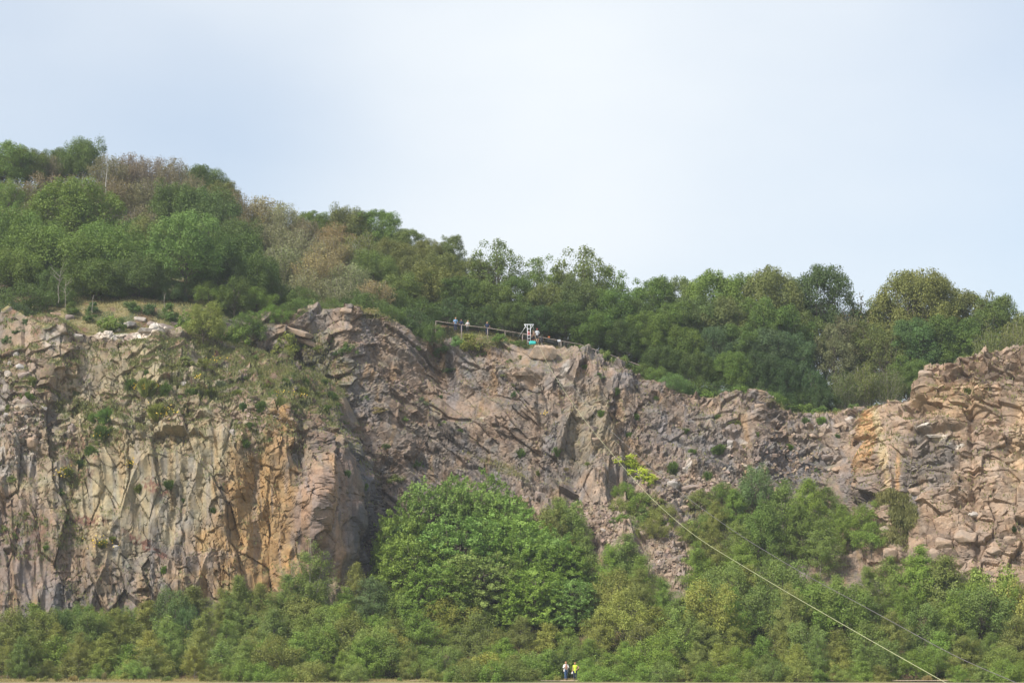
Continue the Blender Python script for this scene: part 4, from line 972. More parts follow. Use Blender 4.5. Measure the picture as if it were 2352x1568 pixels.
# ---- wood at the foot of the cliff, from the back to the front
for k, x, y, hw, Y, c in [
    ('layer', 1000, 1105, 92, 240, 'fresh'), ('layer', 1090, 1084, 100, 242, 'fresh'), ('layer', 930, 1165, 62, 238, 'green'), ('layer', 1150, 1140, 75, 240, 'green'), ('layer', 1060, 1190, 115, 235, 'fresh'),
    ('layer', 1190, 1195, 95, 235, 'green'), ('layer', 960, 1235, 92, 233, 'green'), ('layer', 1270, 1245, 85, 232, 'green'), ('layer', 1110, 1270, 95, 229, 'mid'), ('layer', 1230, 1310, 85, 227, 'green'), ('layer', 1010, 1290, 80, 228, 'green'),
    ('layer', 1310, 1330, 66, 226, 'fresh'), ('layer', 1165, 1150, 80, 239, 'fresh'), ('layer', 1250, 1215, 84, 234, 'fresh'), ('willow', 905, 1215, 34, 237, 'blue'),
    ('willow', 1285, 1140, 58, 240, 'mid'), ('willow', 1340, 1235, 60, 233, 'mid'), ('willow', 1440, 1228, 68, 232, 'mid'), ('willow', 1395, 1250, 60, 231, 'green'), ('willow', 1470, 1280, 52, 229, 'green'),
    ('birch', 712, 1232, 56, 226.5, 'mid'), ('birch', 668, 1290, 44, 226, 'mid'), ('birch', 545, 1318, 44, 224.5, 'mid'), ('birch', 600, 1335, 44, 224.5, 'olive'), ('willow', 655, 1320, 42, 226, 'mid'), ('birch', 820, 1288, 32, 232, 'olive'), ('willow', 850, 1325, 60, 229, 'blue'), ('willow', 790, 1350, 50, 228, 'green'), ('willow', 905, 1370, 40, 229, 'olive'),
    ('willow', 560, 1345, 60, 225, 'mid'), ('bushy', 400, 1352, 45, 224, 'deep'), ('bushy', 430, 1395, 36, 222, 'deep'),
    ('bushy', 1735, 1072, 26, 244, 'blue'), ('birch', 1800, 1100, 50, 242, 'mid'), ('birch', 1850, 1100, 52, 242, 'green'), ('birch', 1905, 1118, 50, 242, 'mid'), ('willow', 1690, 1125, 40, 243, 'green'), ('willow', 1760, 1145, 60, 239, 'dark'),
    ('willow', 1840, 1160, 60, 238, 'dark'), ('birch', 1930, 1160, 45, 239, 'green'), ('bushy', 1975, 1165, 36, 238, 'green'), ('birch', 1880, 1195, 58, 235, 'mid'), ('bushy', 2000, 1205, 42, 235, 'green'), ('willow', 1690, 1195, 50, 237, 'mid'),
    ('willow', 1640, 1210, 52, 235, 'olive'), ('willow', 1600, 1245, 48, 233, 'green'), ('willow', 1700, 1240, 55, 232, 'green'), ('willow', 1780, 1250, 52, 231, 'dark'), ('bushy', 1740, 1170, 40, 238, 'dark'),
    ('willow', 1640, 1150, 36, 241, 'olive'), ('shrub', 1590, 1180, 30, 241, 'mid')]:
    plant(k, x, y, hw, Y, c, G_FOOT)
for x, y, hw, Y, c in [(1300, 1150, 48, 241, 'mid'), (1262, 1165, 40, 239, 'olive'), (1418, 1148, 36, 247, 'olive'), (1468, 1130, 36, 248, 'green'), (1522, 1160, 36, 245, 'olive'), (1450, 1185, 40, 244, 'mid'), (1500, 1195, 34, 242, 'olive'),
                       (1610, 1128, 34, 247, 'olive'), (1665, 1112, 34, 247, 'green'), (1640, 1165, 40, 243, 'mid'), (1590, 1200, 36, 241, 'olive'), (1430, 1110, 26, 249, 'green'), (2035, 1140, 30, 239, 'green'), (2075, 1165, 26, 237, 'fresh'),
                       (640, 1390, 46, 224, 'mid'), (700, 1370, 46, 225, 'olive'), (930, 1360, 40, 229, 'mid'), (770, 1390, 40, 225, 'green')]:
    plant('bushy', x, y, hw, Y, c, G_FOOT)
for x, y, hw, Y, c in [(20, 1398, 40, 221, 'olive'), (62, 1400, 36, 221.5, 'mid'), (105, 1402, 34, 222, 'olive'), (140, 1398, 36, 223, 'deep'), (185, 1388, 34, 224, 'dark'), (235, 1402, 34, 223, 'mid'), (285, 1396, 36, 224, 'dark')]:
    plant('bushy', x, y, hw, Y, c, G_FOOT)
for x, y, hw, Y, c in [(1345, 1543, 16, 207.6, 'green'), (1280, 1548, 14, 208.2, 'olive'), (1262, 1545, 16, 208.4, 'green'), (1360, 1535, 22, 207.4, 'mid')]:
    plant('shrub', x, y, hw, Y, c, G_FOOT, hmin=.6)
for x, y, hw, Y, c in [(165, 690, 26, 252, 'dark'), (215, 690, 22, 253, 'deep'), (300, 690, 30, 255, 'dark'), (345, 694, 26, 255, 'deep'), (390, 692, 28, 255, 'dark'), (430, 700, 26, 253, 'green'), (500, 735, 30, 252, 'dark'), (455, 735, 26, 251, 'olive')]:
    plant('shrub', x, y, hw, Y, c, "low growth along the rim of the cliff")
def curve_y(x, pts):
    return float(np.interp(x, [p[0] for p in pts], [p[1] for p in pts]))
ROW_BACK = [(-60, 1402), (250, 1404), (330, 1410), (470, 1375), (600, 1390), (760, 1400), (900, 1400), (960, 1395), (1100, 1400), (1300, 1400), (1500, 1320), (1600, 1315), (1800, 1325), (1950, 1300), (2060, 1292), (2180, 1310), (2230, 1330), (2300, 1300), (2420, 1290)]
ROW_MID = [(-60, 1420), (480, 1425), (800, 1440), (1000, 1440), (1300, 1440), (1420, 1400), (1600, 1370), (1800, 1370), (2000, 1360), (2200, 1380), (2420, 1370)]
ROW_FRONT = [(-60, 1450), (300, 1470), (480, 1460), (800, 1470), (1000, 1490), (1250, 1475), (1290, 1500), (1320, 1505), (1360, 1475), (1600, 1450), (2000, 1440), (2420, 1450)]
ROW_EDGE = [(-60, 1500), (300, 1510), (800, 1500), (1200, 1500), (1280, 1530), (1345, 1530), (1400, 1490), (2000, 1490), (2420, 1500)]
for row, Y0, step, hw0, pals in ((ROW_BACK, 226, 62, 60, None), (ROW_MID, 221, 60, 56, None), (ROW_FRONT, 216, 56, 52, None), (ROW_EDGE, 212.2, 56, 44, None)):
    x = -40.0
    while x < 2400:
        xx = x + random.uniform(-12, 12)
        if not (row is ROW_EDGE and 1255 < xx < 1350) and not (row is ROW_FRONT and 1285 < xx < 1325):
            y = curve_y(xx, row) + random.uniform(-40, 16)
            left = xx < 480
            c = random.choice(['olive', 'yellow', 'mid', 'olive', 'green', 'olive'] if left else ['mid', 'green', 'mid', 'olive', 'mid', 'olive', 'mid', 'green', 'yellow'] if xx > 900 else ['mid', 'olive', 'green', 'green', 'mid'])
            k = random.choice(['birch', 'birch', 'willow']) if left else random.choice(['willow', 'willow', 'birch', 'bushy'])
            plant(k, xx, y, hw0 * random.uniform(.7, 1.35), Y0 + random.uniform(-1.6, 1.6), c, G_FOOT)
        x += step * random.uniform(.85, 1.15)
for x, y, hw, Y, c, k in [(965, 1510, 34, 210.6, 'mid', 'bushy'), (310, 1520, 30, 210.6, 'fresh', 'bushy'), (1175, 1540, 44, 211, 'fresh', 'shrub'), (1230, 1540, 40, 211.3, 'green', 'shrub'), (1120, 1540, 40, 211, 'green', 'shrub'), (1400, 1500, 50, 210.9, 'green', 'willow'), (1350, 1515, 30, 211.2, 'green', 'bushy'),
                          (1040, 1545, 30, 211, 'olive', 'shrub'), (1268, 1500, 30, 213.5, 'dark', 'willow'), (1300, 1480, 40, 215, 'deep', 'willow'), (1320, 1470, 36, 214.5, 'dark', 'bushy'), (1025, 1410, 34, 223, 'yellow', 'willow'),
                          (2050, 1530, 26, 210.8, 'fresh', 'shrub'), (700, 1530, 26, 211, 'yellow', 'shrub')] + [(x, random.randint(1518, 1536), random.randint(34, 48), 207.0 + random.uniform(-.5, .5), random.choice(['mid', 'olive', 'green']), random.choice(['willow', 'bushy'])) for x in list(range(500, 830, 52)) + list(range(1375, 2040, 50)) + [2200, 2250, 2300, 2345, 990, 1040, 1085, 1130, 1180, 1225]]:
    plant(k, x, y, hw, Y, c, G_FOOT)
print("trees", time.time() - T0, len(THINGS))

# ---- shrubs rooted on the rock
def on_cliff(kind, x, y, hw, col, h=None, look=None, pi=None, group=G_CLIFF):
    p, n = seen(x, y)
    if p is None: return None
    Y = p.y; rad = hw * Y / FO * random.uniform(.95, 1.35); q = PR[kind][pi if pi is not None else random.randrange(len(PR[kind]))]
    hh = (h or hw * random.uniform(.9, 1.5)) * Y / FO
    c = np.array(COLS[col]) * random.uniform(.9, 1.12)
    name, cat, lk = KIND[kind]
    o = link(name, q.get('mesh'), None, (p.x, p.y + .15, p.z - hh * .45), (random.uniform(0, .25), 0, random.uniform(-3, 3)), (rad / q['R'], rad / q['R'], hh / q['H']))
    tag(o, "-", cat, group); o.color = (*c, 1)
    if 'crown' in q:
        oc = link("crown", q['crown'], o); oc.color = (*c, 1); link("trunk", q['trunk'], o)
    THINGS.append((o, x, y, look or f"{size_word(hh, kind)} {LOOK[col]} {lk}", hh, 0))
    return o
for kind, x, y, hw, c in [
    ('shrub', 120, 720, 14, 'dark'), ('broom', 300, 890, 22, 'dark'), ('broom', 335, 895, 26, 'olive'), ('broom', 375, 900, 22, 'dark'), ('broom', 360, 950, 26, 'yellow'), ('broom', 250, 962, 30, 'fresh'), ('broom', 215, 968, 20, 'green'),
    ('broom', 232, 998, 26, 'dark'), ('broom', 205, 1040, 18, 'dark'), ('broom', 150, 1088, 20, 'olive'), ('broom', 180, 1066, 14, 'deep'), ('broom', 300, 1070, 18, 'olive'), ('broom', 390, 1115, 20, 'dark'), ('broom', 320, 1125, 14, 'olive'),
    ('shrub', 470, 800, 28, 'olive'), ('shrub', 430, 832, 26, 'olive'), ('shrub', 462, 838, 26, 'yellow'), ('shrub', 395, 840, 20, 'olive'), ('shrub', 580, 820, 18, 'green'), ('broom', 505, 890, 20, 'grey'), ('broom', 440, 905, 20, 'dark'),
    ('broom', 480, 900, 16, 'olive'), ('shrub', 520, 770, 22, 'dark'), ('shrub', 700, 790, 28, 'yellow'), ('shrub', 660, 780, 26, 'olive'), ('shrub', 800, 800, 22, 'dark'), ('shrub', 775, 812, 16, 'deep'), ('broom', 690, 910, 22, 'yellow'),
    ('broom', 640, 930, 18, 'olive'), ('broom', 760, 915, 16, 'dark'), ('shrub', 720, 850, 20, 'olive'), ('broom', 600, 940, 20, 'dark'), ('broom', 560, 940, 16, 'deep'), ('broom', 575, 980, 16, 'dark'), ('broom', 560, 1020, 14, 'dark'),
    ('broom', 750, 945, 16, 'dark'), ('shrub', 780, 950, 14, 'dark'), ('broom', 610, 890, 18, 'olive'), ('broom', 655, 880, 16, 'dark'), ('broom', 700, 880, 16, 'green'), ('broom', 745, 880, 14, 'dark'), ('broom', 545, 905, 16, 'olive'),
    ('shrub', 840, 915, 13, 'dark'), ('shrub', 870, 940, 22, 'dry'), ('shrub', 930, 962, 15, 'green'), ('shrub', 1018, 972, 12, 'mid'), ('shrub', 970, 925, 22, 'grey'), ('broom', 1057, 992, 10, 'dark'), ('broom', 1013, 915, 10, 'deep'),
    ('broom', 887, 1028, 13, 'dark'), ('shrub', 910, 1100, 24, 'olive'), ('shrub', 960, 1065, 18, 'dark'), ('broom', 838, 1120, 12, 'dark'), ('broom', 797, 1090, 12, 'deep'), ('shrub', 1035, 850, 22, 'deep'), ('shrub', 1022, 800, 30, 'deep'),
    ('shrub', 1000, 815, 22, 'dark'), ('shrub', 960, 800, 12, 'dark'), ('shrub', 1160, 862, 12, 'olive'), ('shrub', 1185, 905, 14, 'deep'), ('shrub', 1178, 885, 9, 'olive'), ('broom', 1195, 1045, 14, 'dark'), ('broom', 1280, 1040, 14, 'dark'),
    ('shrub', 1110, 815, 16, 'dark'), ('shrub', 1378, 865, 16, 'dark'), ('broom', 1345, 845, 12, 'green'), ('broom', 1415, 900, 14, 'dark'), ('broom', 1382, 952, 14, 'green'), ('broom', 1362, 960, 10, 'dark'), ('broom', 1445, 1005, 14, 'dark'),
    ('broom', 1545, 1080, 20, 'dark'), ('broom', 1575, 990, 12, 'dark'), ('broom', 1655, 1035, 22, 'dark'), ('broom', 1625, 1100, 16, 'dark'), ('broom', 1590, 1040, 12, 'dark'), ('shrub', 1690, 970, 14, 'olive'), ('shrub', 1710, 1025, 14, 'dry'),
    ('broom', 1505, 920, 12, 'dark'), ('shrub', 1530, 880, 22, 'dark'), ('broom', 1850, 970, 12, 'dark'), ('broom', 1888, 968, 14, 'green'), ('broom', 1812, 1028, 13, 'green'), ('broom', 1925, 1005, 12, 'dark'), ('shrub', 1880, 1080, 14, 'dark'),
    ('shrub', 2090, 1200, 14, 'deep'), ('shrub', 2120, 1255, 16, 'dark'), ('broom', 2222, 900, 13, 'olive'), ('shrub', 2195, 915, 7, 'olive'), ('broom', 2155, 1190, 8, 'green'), ('broom', 2280, 1140, 8, 'dark'), ('broom', 2330, 1215, 12, 'deep'),
    ('shrub', 1480, 1180, 26, 'mid'), ('shrub', 1430, 1190, 24, 'green'), ('shrub', 1500, 1150, 26, 'olive'), ('shrub', 1535, 1200, 20, 'green'), ('shrub', 1450, 1150, 20, 'olive'), ('shrub', 1410, 1195, 14, 'green'),
    ('shrub', 1620, 1140, 22, 'olive'), ('shrub', 1660, 1130, 20, 'green'), ('broom', 1350, 1070, 10, 'olive'), ('broom', 1300, 1082, 12, 'dry'), ('broom', 1240, 1088, 12, 'olive'), ('broom', 1120, 1100, 10, 'dry'),
    ('shrub', 10, 1215, 16, 'olive'), ('shrub', 25, 1100, 20, 'olive'), ('shrub', 30, 1230, 14, 'green'), ('broom', 105, 1260, 10, 'green'), ('broom', 235, 1250, 16, 'yellow'), ('broom', 255, 1240, 14, 'olive'), ('broom', 380, 1310, 12, 'green'),
    ('broom', 150, 1190, 10, 'dark'), ('broom', 60, 915, 20, 'green'), ('broom', 75, 880, 16, 'olive'), ('broom', 20, 940, 14, 'olive'), ('shrub', 60, 740, 16, 'deep'), ('shrub', 20, 780, 18, 'deep'), ('shrub', 45, 760, 18, 'deep'),
    ('shrub', 600, 870, 16, 'olive'), ('shrub', 668, 862, 20, 'dark'), ('shrub', 625, 905, 16, 'green'), ('shrub', 735, 905, 18, 'olive'), ('shrub', 770, 930, 18, 'dark'), ('shrub', 675, 945, 16, 'olive'), ('shrub', 790, 970, 14, 'olive'), ('shrub', 590, 960, 16, 'olive'), ('shrub', 560, 870, 16, 'dark'), ('shrub', 510, 870, 18, 'olive'), ('shrub', 455, 890, 18, 'olive'), ('shrub', 410, 915, 14, 'green'), ('shrub', 340, 975, 10, 'dark'), ('shrub', 215, 1020, 16, 'olive'), ('shrub', 260, 985, 16, 'dark'), ('shrub', 140, 1130, 14, 'dark'), ('shrub', 170, 1150, 12, 'olive'), ('shrub', 55, 1180, 14, 'olive'), ('shrub', 620, 1010, 10, 'dark'), ('shrub', 735, 800, 18, 'olive'), ('shrub', 760, 780, 16, 'green'),
    ('broom', 175, 905, 12, 'grey'), ('broom', 335, 860, 12, 'dark'), ('broom', 420, 1150, 10, 'dark'), ('broom', 490, 1175, 10, 'dark'), ('shrub', 130, 1415, 24, 'dark'), ('shrub', 180, 1400, 22, 'olive'), ('shrub', 250, 1410, 22, 'dark'),
    ('shrub', 860, 1395, 24, 'green'), ('shrub', 815, 1400, 22, 'dark'), ('broom', 1070, 800, 14, 'dark'), ('shrub', 1175, 830, 12, 'dark'), ('shrub', 1195, 820, 10, 'mid'), ('broom', 1460, 960, 11, 'dark'), ('broom', 1650, 960, 12, 'dark'), ('broom', 1740, 1000, 12, 'green')]:
    on_cliff(kind, x, y, hw * .95, c)
for x, y, hw in ((1438, 1056, 20), (1420, 1062, 14), (1455, 1070, 16), (1468, 1088, 22), (1482, 1094, 16), (1492, 1114, 14), (1448, 1084, 12)):
    on_cliff('shrub', x, y, hw * 1.45, 'lime', hw * 2.3, "bright lime-green leafy climber clump")
for i in range(34):
    x = random.uniform(-10, 1240) if i < 22 else random.uniform(1340, 2380)
    plant('broom' if random.random() < .5 else 'shrub', x, random.uniform(1546, 1556), random.uniform(7, 18), random.uniform(206.5, 209), random.choice(['olive', 'dry', 'mid', 'yellow']), "weeds and seedlings along the verge", hmin=.35)
# yellow broom flowers
M_FLOWER = plain("yellow petals", (0.60, 0.42, 0.03), .6)
def flowers(x, y, w, h, n, seed):
    r = np.random.default_rng(seed); L = Leaves(seed); P = []
    for i in range(n):
        p, nn = seen(x + r.normal() * w * .5, y + r.normal() * h * .5)
        if p: P.append([p.x, p.y - .45, p.z + .25])
    if not P: return
    P = np.array(P); L.add(P, unit(r, len(P)) + [0, -1, .5], .16, np.full(len(P), .5), np.full(len(P), .5), aspect=1.1)
    o = link("flower_cluster", L.mesh("flowers", M_FLOWER)); tag(o, "-", "flowers", "yellow flowers on the cliff ledges")
    THINGS.append((o, x, y, "cluster of yellow flowers", 1, 0))
for i, (x, y, w, h, n) in enumerate([(335, 892, 34, 9, 90), (372, 950, 34, 16, 60), (245, 960, 30, 10, 30), (232, 1000, 18, 10, 14), (150, 1090, 22, 14, 34), (300, 1068, 16, 10, 20), (690, 908, 26, 8, 50), (235, 1250, 34, 18, 40), (640, 905, 14, 8, 12), (500, 830, 30, 10, 16), (1250, 953, 8, 4, 14), (455, 870, 14, 6, 10)]):
    flowers(x, y, w, h, n, 900 + i)

# grass and turf tufts on the ledges and terraces, too many to count
def tufts(name, sheets, n, seed, col):
    r = np.random.default_rng(seed); PP = []
    for Q, N2, led, X, y, tf in sheets:
        w = (np.clip(led * .8 + tf, 0, 1) ** 1.5).ravel()
        vis = ((X > -60) & (X < 2420)).ravel(); w = w * vis; w /= w.sum()
        idx = r.choice(len(w), int(n), p=w)
        PP.append(Q.reshape(-1, 3)[idx])
    P = np.concatenate(PP); m = len(P)
    P = P + r.normal(size=(m, 3)) * [.25, .1, .05] + [0, -.05, .08]
    L = Leaves(seed)
    q = np.stack([r.normal(size=m) * .35, r.normal(size=m) * .35 - .2, np.ones(m)], 1); q /= np.linalg.norm(q, axis=1, keepdims=True)
    side = np.cross(q, unit(r, m)); side /= np.linalg.norm(side, axis=1, keepdims=True)
    ln = (.10 + .16 * r.random(m))[:, None]; ww = (.03 + .04 * r.random(m))[:, None]
    L.v.append(np.stack([P - q * ln, P + side * ww, P + q * ln, P - side * ww], 1))
    cl = vnoise(P[:, 0] / 1.5, P[:, 2] / 1.2, 5)
    L.t.append(np.repeat(np.clip(.3 + .5 * cl + r.normal(size=m) * .12, 0, 1), 4)); L.o.append(np.repeat(np.clip(cl * 1.2 - .1, 0, 1), 4))
    o = link(name, L.mesh(name)); o.color = (*col, 1); tag(o, "short olive and straw-coloured grass tufts on the rock ledges", "grass", None, "stuff")
tufts("ledge_grass", [SL[0:3] + SL[3:]], 52000, 77, (.125, .140, .05))
tufts("rim_grass", [SM[0:3] + SM[3:], SR[0:3] + SR[3:]], 20000, 78, (.15, .155, .055))
def field_grass(name, n, boxes, seed, col):
    r = np.random.default_rng(seed); L = Leaves(seed)
    for x0, x1, Y0, Y1, share, hh in boxes:
        m = int(n * share); Y = r.uniform(Y0, Y1, m); X = r.uniform(x0, x1, m); wx = (X - CX) * Y / FO
        Z = np.array([ground_z(a, b) for a, b in zip(wx, Y)]) if hh < 2 else None
        P = np.stack([wx, Y, Z + .1], 1)
        q = np.stack([r.normal(size=m) * .3, r.normal(size=m) * .3, np.ones(m)], 1); q /= np.linalg.norm(q, axis=1, keepdims=True)
        side = np.cross(q, unit(r, m)); side /= np.linalg.norm(side, axis=1, keepdims=True)
        ln = (hh * (.5 + r.random(m)))[:, None]; ww = (.02 + .03 * r.random(m))[:, None]
        L.v.append(np.stack([P - q * ln, P + side * ww, P + q * ln, P - side * ww], 1))
        cl = vnoise(wx / 2, Y / 2, 6)
        L.t.append(np.repeat(np.clip(.4 + .4 * cl + r.normal(size=m) * .12, 0, 1), 4)); L.o.append(np.repeat(np.clip(cl, 0, 1), 4))
    o = link(name, L.mesh(name)); o.color = (*col, 1); tag(o, "dry straw-coloured meadow grass beside the path", "grass", None, "stuff")
field_grass("meadow_grass", 26000, [(-60, 1240, 205.5, 210.5, .6, .22), (1330, 2420, 209.8, 211, .2, .18), (-60, 2420, 211, 213, .2, .2)], 79, (.25, .22, .09))
field_grass("cliff_top_grass", 26000, [(150, 480, 247, 262, .35, .14), (1010, 1560, 266, 276, .45, .16), (1560, 2100, 264, 272, .2, .16)], 80, (.19, .18, .07))
print("cover", time.time() - T0)

# ------------------------------------------------------------------ people
M_SKIN = plain("skin", (0.50, 0.27, 0.19), .55, 0, .06); M_HAIR_F = plain("fair hair", (0.42, 0.22, 0.10), .6); M_HAIR_D = plain("dark hair", (0.05, 0.035, 0.025), .6)
M_SHOE = plain("dark shoes", (0.06, 0.05, 0.05), .6)
_cloth = {}
def cloth(name, col):
    if name not in _cloth: _cloth[name] = plain(name, col, .85, 0, .1, 14)
    return _cloth[name]
def capsule(V, F, p, q, r0, r1, sx=1.0, k=12):
    """closed rounded tapering limb from p to q"""
    p = np.asarray(p, float); q = np.asarray(q, float); d = q - p; L = np.linalg.norm(d)
    d = d / L if L > 1e-6 else np.array([0, 0, 1.0])
    a = np.cross(d, [0.0, 1.0, 0.05]); a /= np.linalg.norm(a); b = np.cross(d, a)
    rings = []
    for t in (-80, -50, -25, 0): rings.append((p + d * r0 * math.sin(math.radians(t)), r0 * math.cos(math.radians(t))))
    for t in (0, 25, 50, 80): rings.append((q + d * r1 * math.sin(math.radians(t)), r1 * math.cos(math.radians(t))))
    base = len(V)
    for c, rr in rings:
        for i in range(k):
            th = 2 * math.pi * i / k
            V.append(tuple(c + a * rr * math.cos(th) * sx + b * rr * math.sin(th)))
    for j in range(len(rings) - 1):
        for i in range(k):
            F.append((base + j * k + i, base + j * k + (i + 1) % k, base + (j + 1) * k + (i + 1) % k, base + (j + 1) * k + i))
    F.append(tuple(base + i for i in range(k))[::-1]); F.append(tuple(base + (len(rings) - 1) * k + i for i in range(k)))
def solid(name, V, F, mat, parent, vox=0.012):
    me = bpy.data.meshes.new(name); me.from_pydata(V, [], F); me.materials.append(mat)
    o = link(name, me, parent)
    m = o.modifiers.new("remesh", 'REMESH'); m.mode = 'VOXEL'; m.voxel_size = vox; m.use_smooth_shade = True
    m2 = o.modifiers.new("smooth", 'SMOOTH'); m2.factor = 0.5; m2.iterations = 2
    return o
def lerp(a, b, t): return tuple(np.asarray(a, float) * (1 - t) + np.asarray(b, float) * t)
def person(label, loc, h, rz, top, bottom, hair=M_HAIR_F, shorts=False, sleeve=.45, pose=None, cap=None, open_shirt=False, feet=.11, bend=0.0, sit=False, extra=None):
    """arms given as elbow and wrist per side in a frame where the figure faces -y; metres for a height of 1.75"""
    e = link("person", None, None, loc, (0, 0, rz), (h / 1.75,) * 3)
    tag(e, label, "person", "people at the quarry")
    pose = pose or {}
    sh = {-1: (-.175, bend * -.28, 1.42), 1: (.175, bend * -.28, 1.42)}
    arm = {-1: pose.get('l', ((-.24, .02, 1.14), (-.25, -.05, .90))), 1: pose.get('r', ((.24, .02, 1.14), (.25, -.05, .90)))}
    hip = {-1: (-.09, 0, .90), 1: (.09, 0, .90)}
    if sit:
        knee = {-1: (-.12, -.42, .92), 1: (.12, -.42, .92)}; ank = {-1: (-.11, -.46, .50), 1: (.11, -.46, .50)}
    else:
        st = pose.get('step', 0.0)
        knee = {-1: (-feet * .95, -.02 - st, .49), 1: (feet * .95, -.02 + st, .49)}; ank = {-1: (-feet, .02 - st * 1.6, .09), 1: (feet, .02 + st * 1.9, .09)}
    V, F = [], []
    for s in (-1, 1):
        capsule(V, F, hip[s], knee[s], .085, .055); capsule(V, F, knee[s], ank[s], .055, .036)
        f = ank[s]; capsule(V, F, (f[0], f[1] + .03, f[2] - .04), (f[0] * 1.15, f[1] - .16, f[2] - .055), .038, .030)
        el, wr = arm[s]
        capsule(V, F, sh[s], el, .047, .036); capsule(V, F, el, wr, .036, .024)
        d = np.asarray(wr, float) - np.asarray(el, float); d /= np.linalg.norm(d)
        side = np.cross(d, [0, 1, 0.3]); side /= np.linalg.norm(side); nrm = np.cross(d, side)
        palm = np.asarray(wr) + d * .05
        capsule(V, F, np.asarray(wr) + d * .01, palm + d * .03, .026, .032, 1.25)
        for i, (o_, ln) in enumerate(((-.03, .062), (-.010, .075), (.010, .070), (.029, .055))):
            b0 = palm + d * .045 + side * o_; m_ = b0 + d * ln * .55 + nrm * .012; t_ = m_ + d * ln * .35 + nrm * .028
            capsule(V, F, b0, m_, .0105, .0095, 1, 8); capsule(V, F, m_, t_, .0095, .008, 1, 8)
        t0 = palm - d * .015 - side * s * .026; t1 = t0 + d * .03 - side * s * .026 + nrm * .01
        capsule(V, F, t0, t1, .013, .011, 1, 8); capsule(V, F, t1, t1 + d * .03 + nrm * .012, .011, .009, 1, 8)
    by = bend * -.28
    capsule(V, F, (-.07, 0, .94), (.07, 0, .94), .115, .115); capsule(V, F, (0, 0, .95), (0, by * .5, 1.18), .125, .115, 1.15)
    capsule(V, F, (-.07, by * .8, 1.28), (.07, by * .8, 1.28), .115, .115); capsule(V, F, (0, by * .5, 1.15), (0, by, 1.36), .12, .12, 1.2)
    capsule(V, F, sh[-1], sh[1], .058, .058); capsule(V, F, (0, by, 1.42), (0, by * 1.15 - .01, 1.54), .055, .052)
    hd = np.array([0, by * 1.25 - .015, 1.63])
    capsule(V, F, hd + [0, .01, -.02], hd + [0, .01, .035], .082, .086); capsule(V, F, hd + [0, -.03, -.075], hd + [0, -.03, -.03], .045, .06)
    capsule(V, F, hd + [0, -.088, .0], hd + [0, -.105, -.03], .010, .014, 1, 8)                      # nose
    capsule(V, F, hd + [-.022, -.085, -.062], hd + [.022, -.085, -.062], .009, .009, 1, 8)            # lips
    for s in (-1, 1):
        capsule(V, F, hd + [s * .085, .01, .01], hd + [s * .088, .015, -.025], .013, .010, 1, 8)      # ears
        capsule(V, F, hd + [s * .016, -.082, .022], hd + [s * .048, -.074, .024], .010, .009, 1, 8)   # brows
    solid("body", V, F, M_SKIN, e, .0085)
    V, F = [], []
    for s in (-1, 1): capsule(V, F, hd + [s * .030, -.0815, .006], hd + [s * .033, -.082, .006], .009, .009, 1, 8)
    me = bpy.data.meshes.new("eyes"); me.from_pydata(V, [], F); me.materials.append(M_HAIR_D); link("eyes", me, e)
    V, F = [], []
    capsule(V, F, hd + [0, .03, .0], hd + [0, .012, .048], .088, .092)
    solid("hair", V, F, hair, e, .012)
    V, F = [], []
    if open_shirt:
        for s in (-1, 1):
            capsule(V, F, (s * .12, .02, 1.38), (s * .15, .015, .86), .085, .09); capsule(V, F, (s * .10, .06, 1.38), (s * .06, .075, .88), .10, .10)
    else:
        capsule(V, F, (-.075, by * .1, .95), (.075, by * .1, .95), .125, .125); capsule(V, F, (0, 0, .96), (0, by * .5, 1.18), .142, .134, 1.2)
        capsule(V, F, (-.075, by * .8, 1.28), (.075, by * .8, 1.28), .132, .132); capsule(V, F, (0, by * .5, 1.15), (0, by, 1.37), .137, .135, 1.2)
    capsule(V, F, sh[-1], sh[1], .074, .074)
    for s in (-1, 1):
        el, wr = arm[s]
        if sleeve > 0:
            capsule(V, F, sh[s], lerp(sh[s], el, min(1, sleeve * 1.6)), .066, .056)
            if sleeve > .7: capsule(V, F, el, lerp(el, wr, .85), .053, .040)
    solid("shirt", V, F, top, e)
    V, F = [], []
    capsule(V, F, (-.075, 0, .93), (.075, 0, .93), .128, .128)
    for s in (-1, 1):
        capsule(V, F, hip[s], lerp(hip[s], knee[s], .85 if shorts else 1), .102, .082 if shorts else .070)
        if not shorts: capsule(V, F, knee[s], lerp(knee[s], ank[s], .8), .070, .060)
    solid("shorts" if shorts else "trousers", V, F, bottom, e)
    for s in (-1, 1):
        V, F = [], []; f = ank[s]
        capsule(V, F, (f[0], f[1] + .03, f[2] - .035), (f[0] * 1.15, f[1] - .17, f[2] - .05), .048, .038)
        solid("shoe", V, F, M_SHOE, e)
    if cap:
        V, F = [], []
        capsule(V, F, hd + [0, .012, .04], hd + [0, .012, .055], .097, .092); capsule(V, F, hd + [0, -.09, .05], hd + [0, -.13, .045], .055, .045, 1.2)
        solid("cap", V, F, cap, e)
    if extra: extra(e)
    return e
def stand(x, y, Y, off=0.0):
    p = W(x, y, Y); return (p[0], Y, p[2])

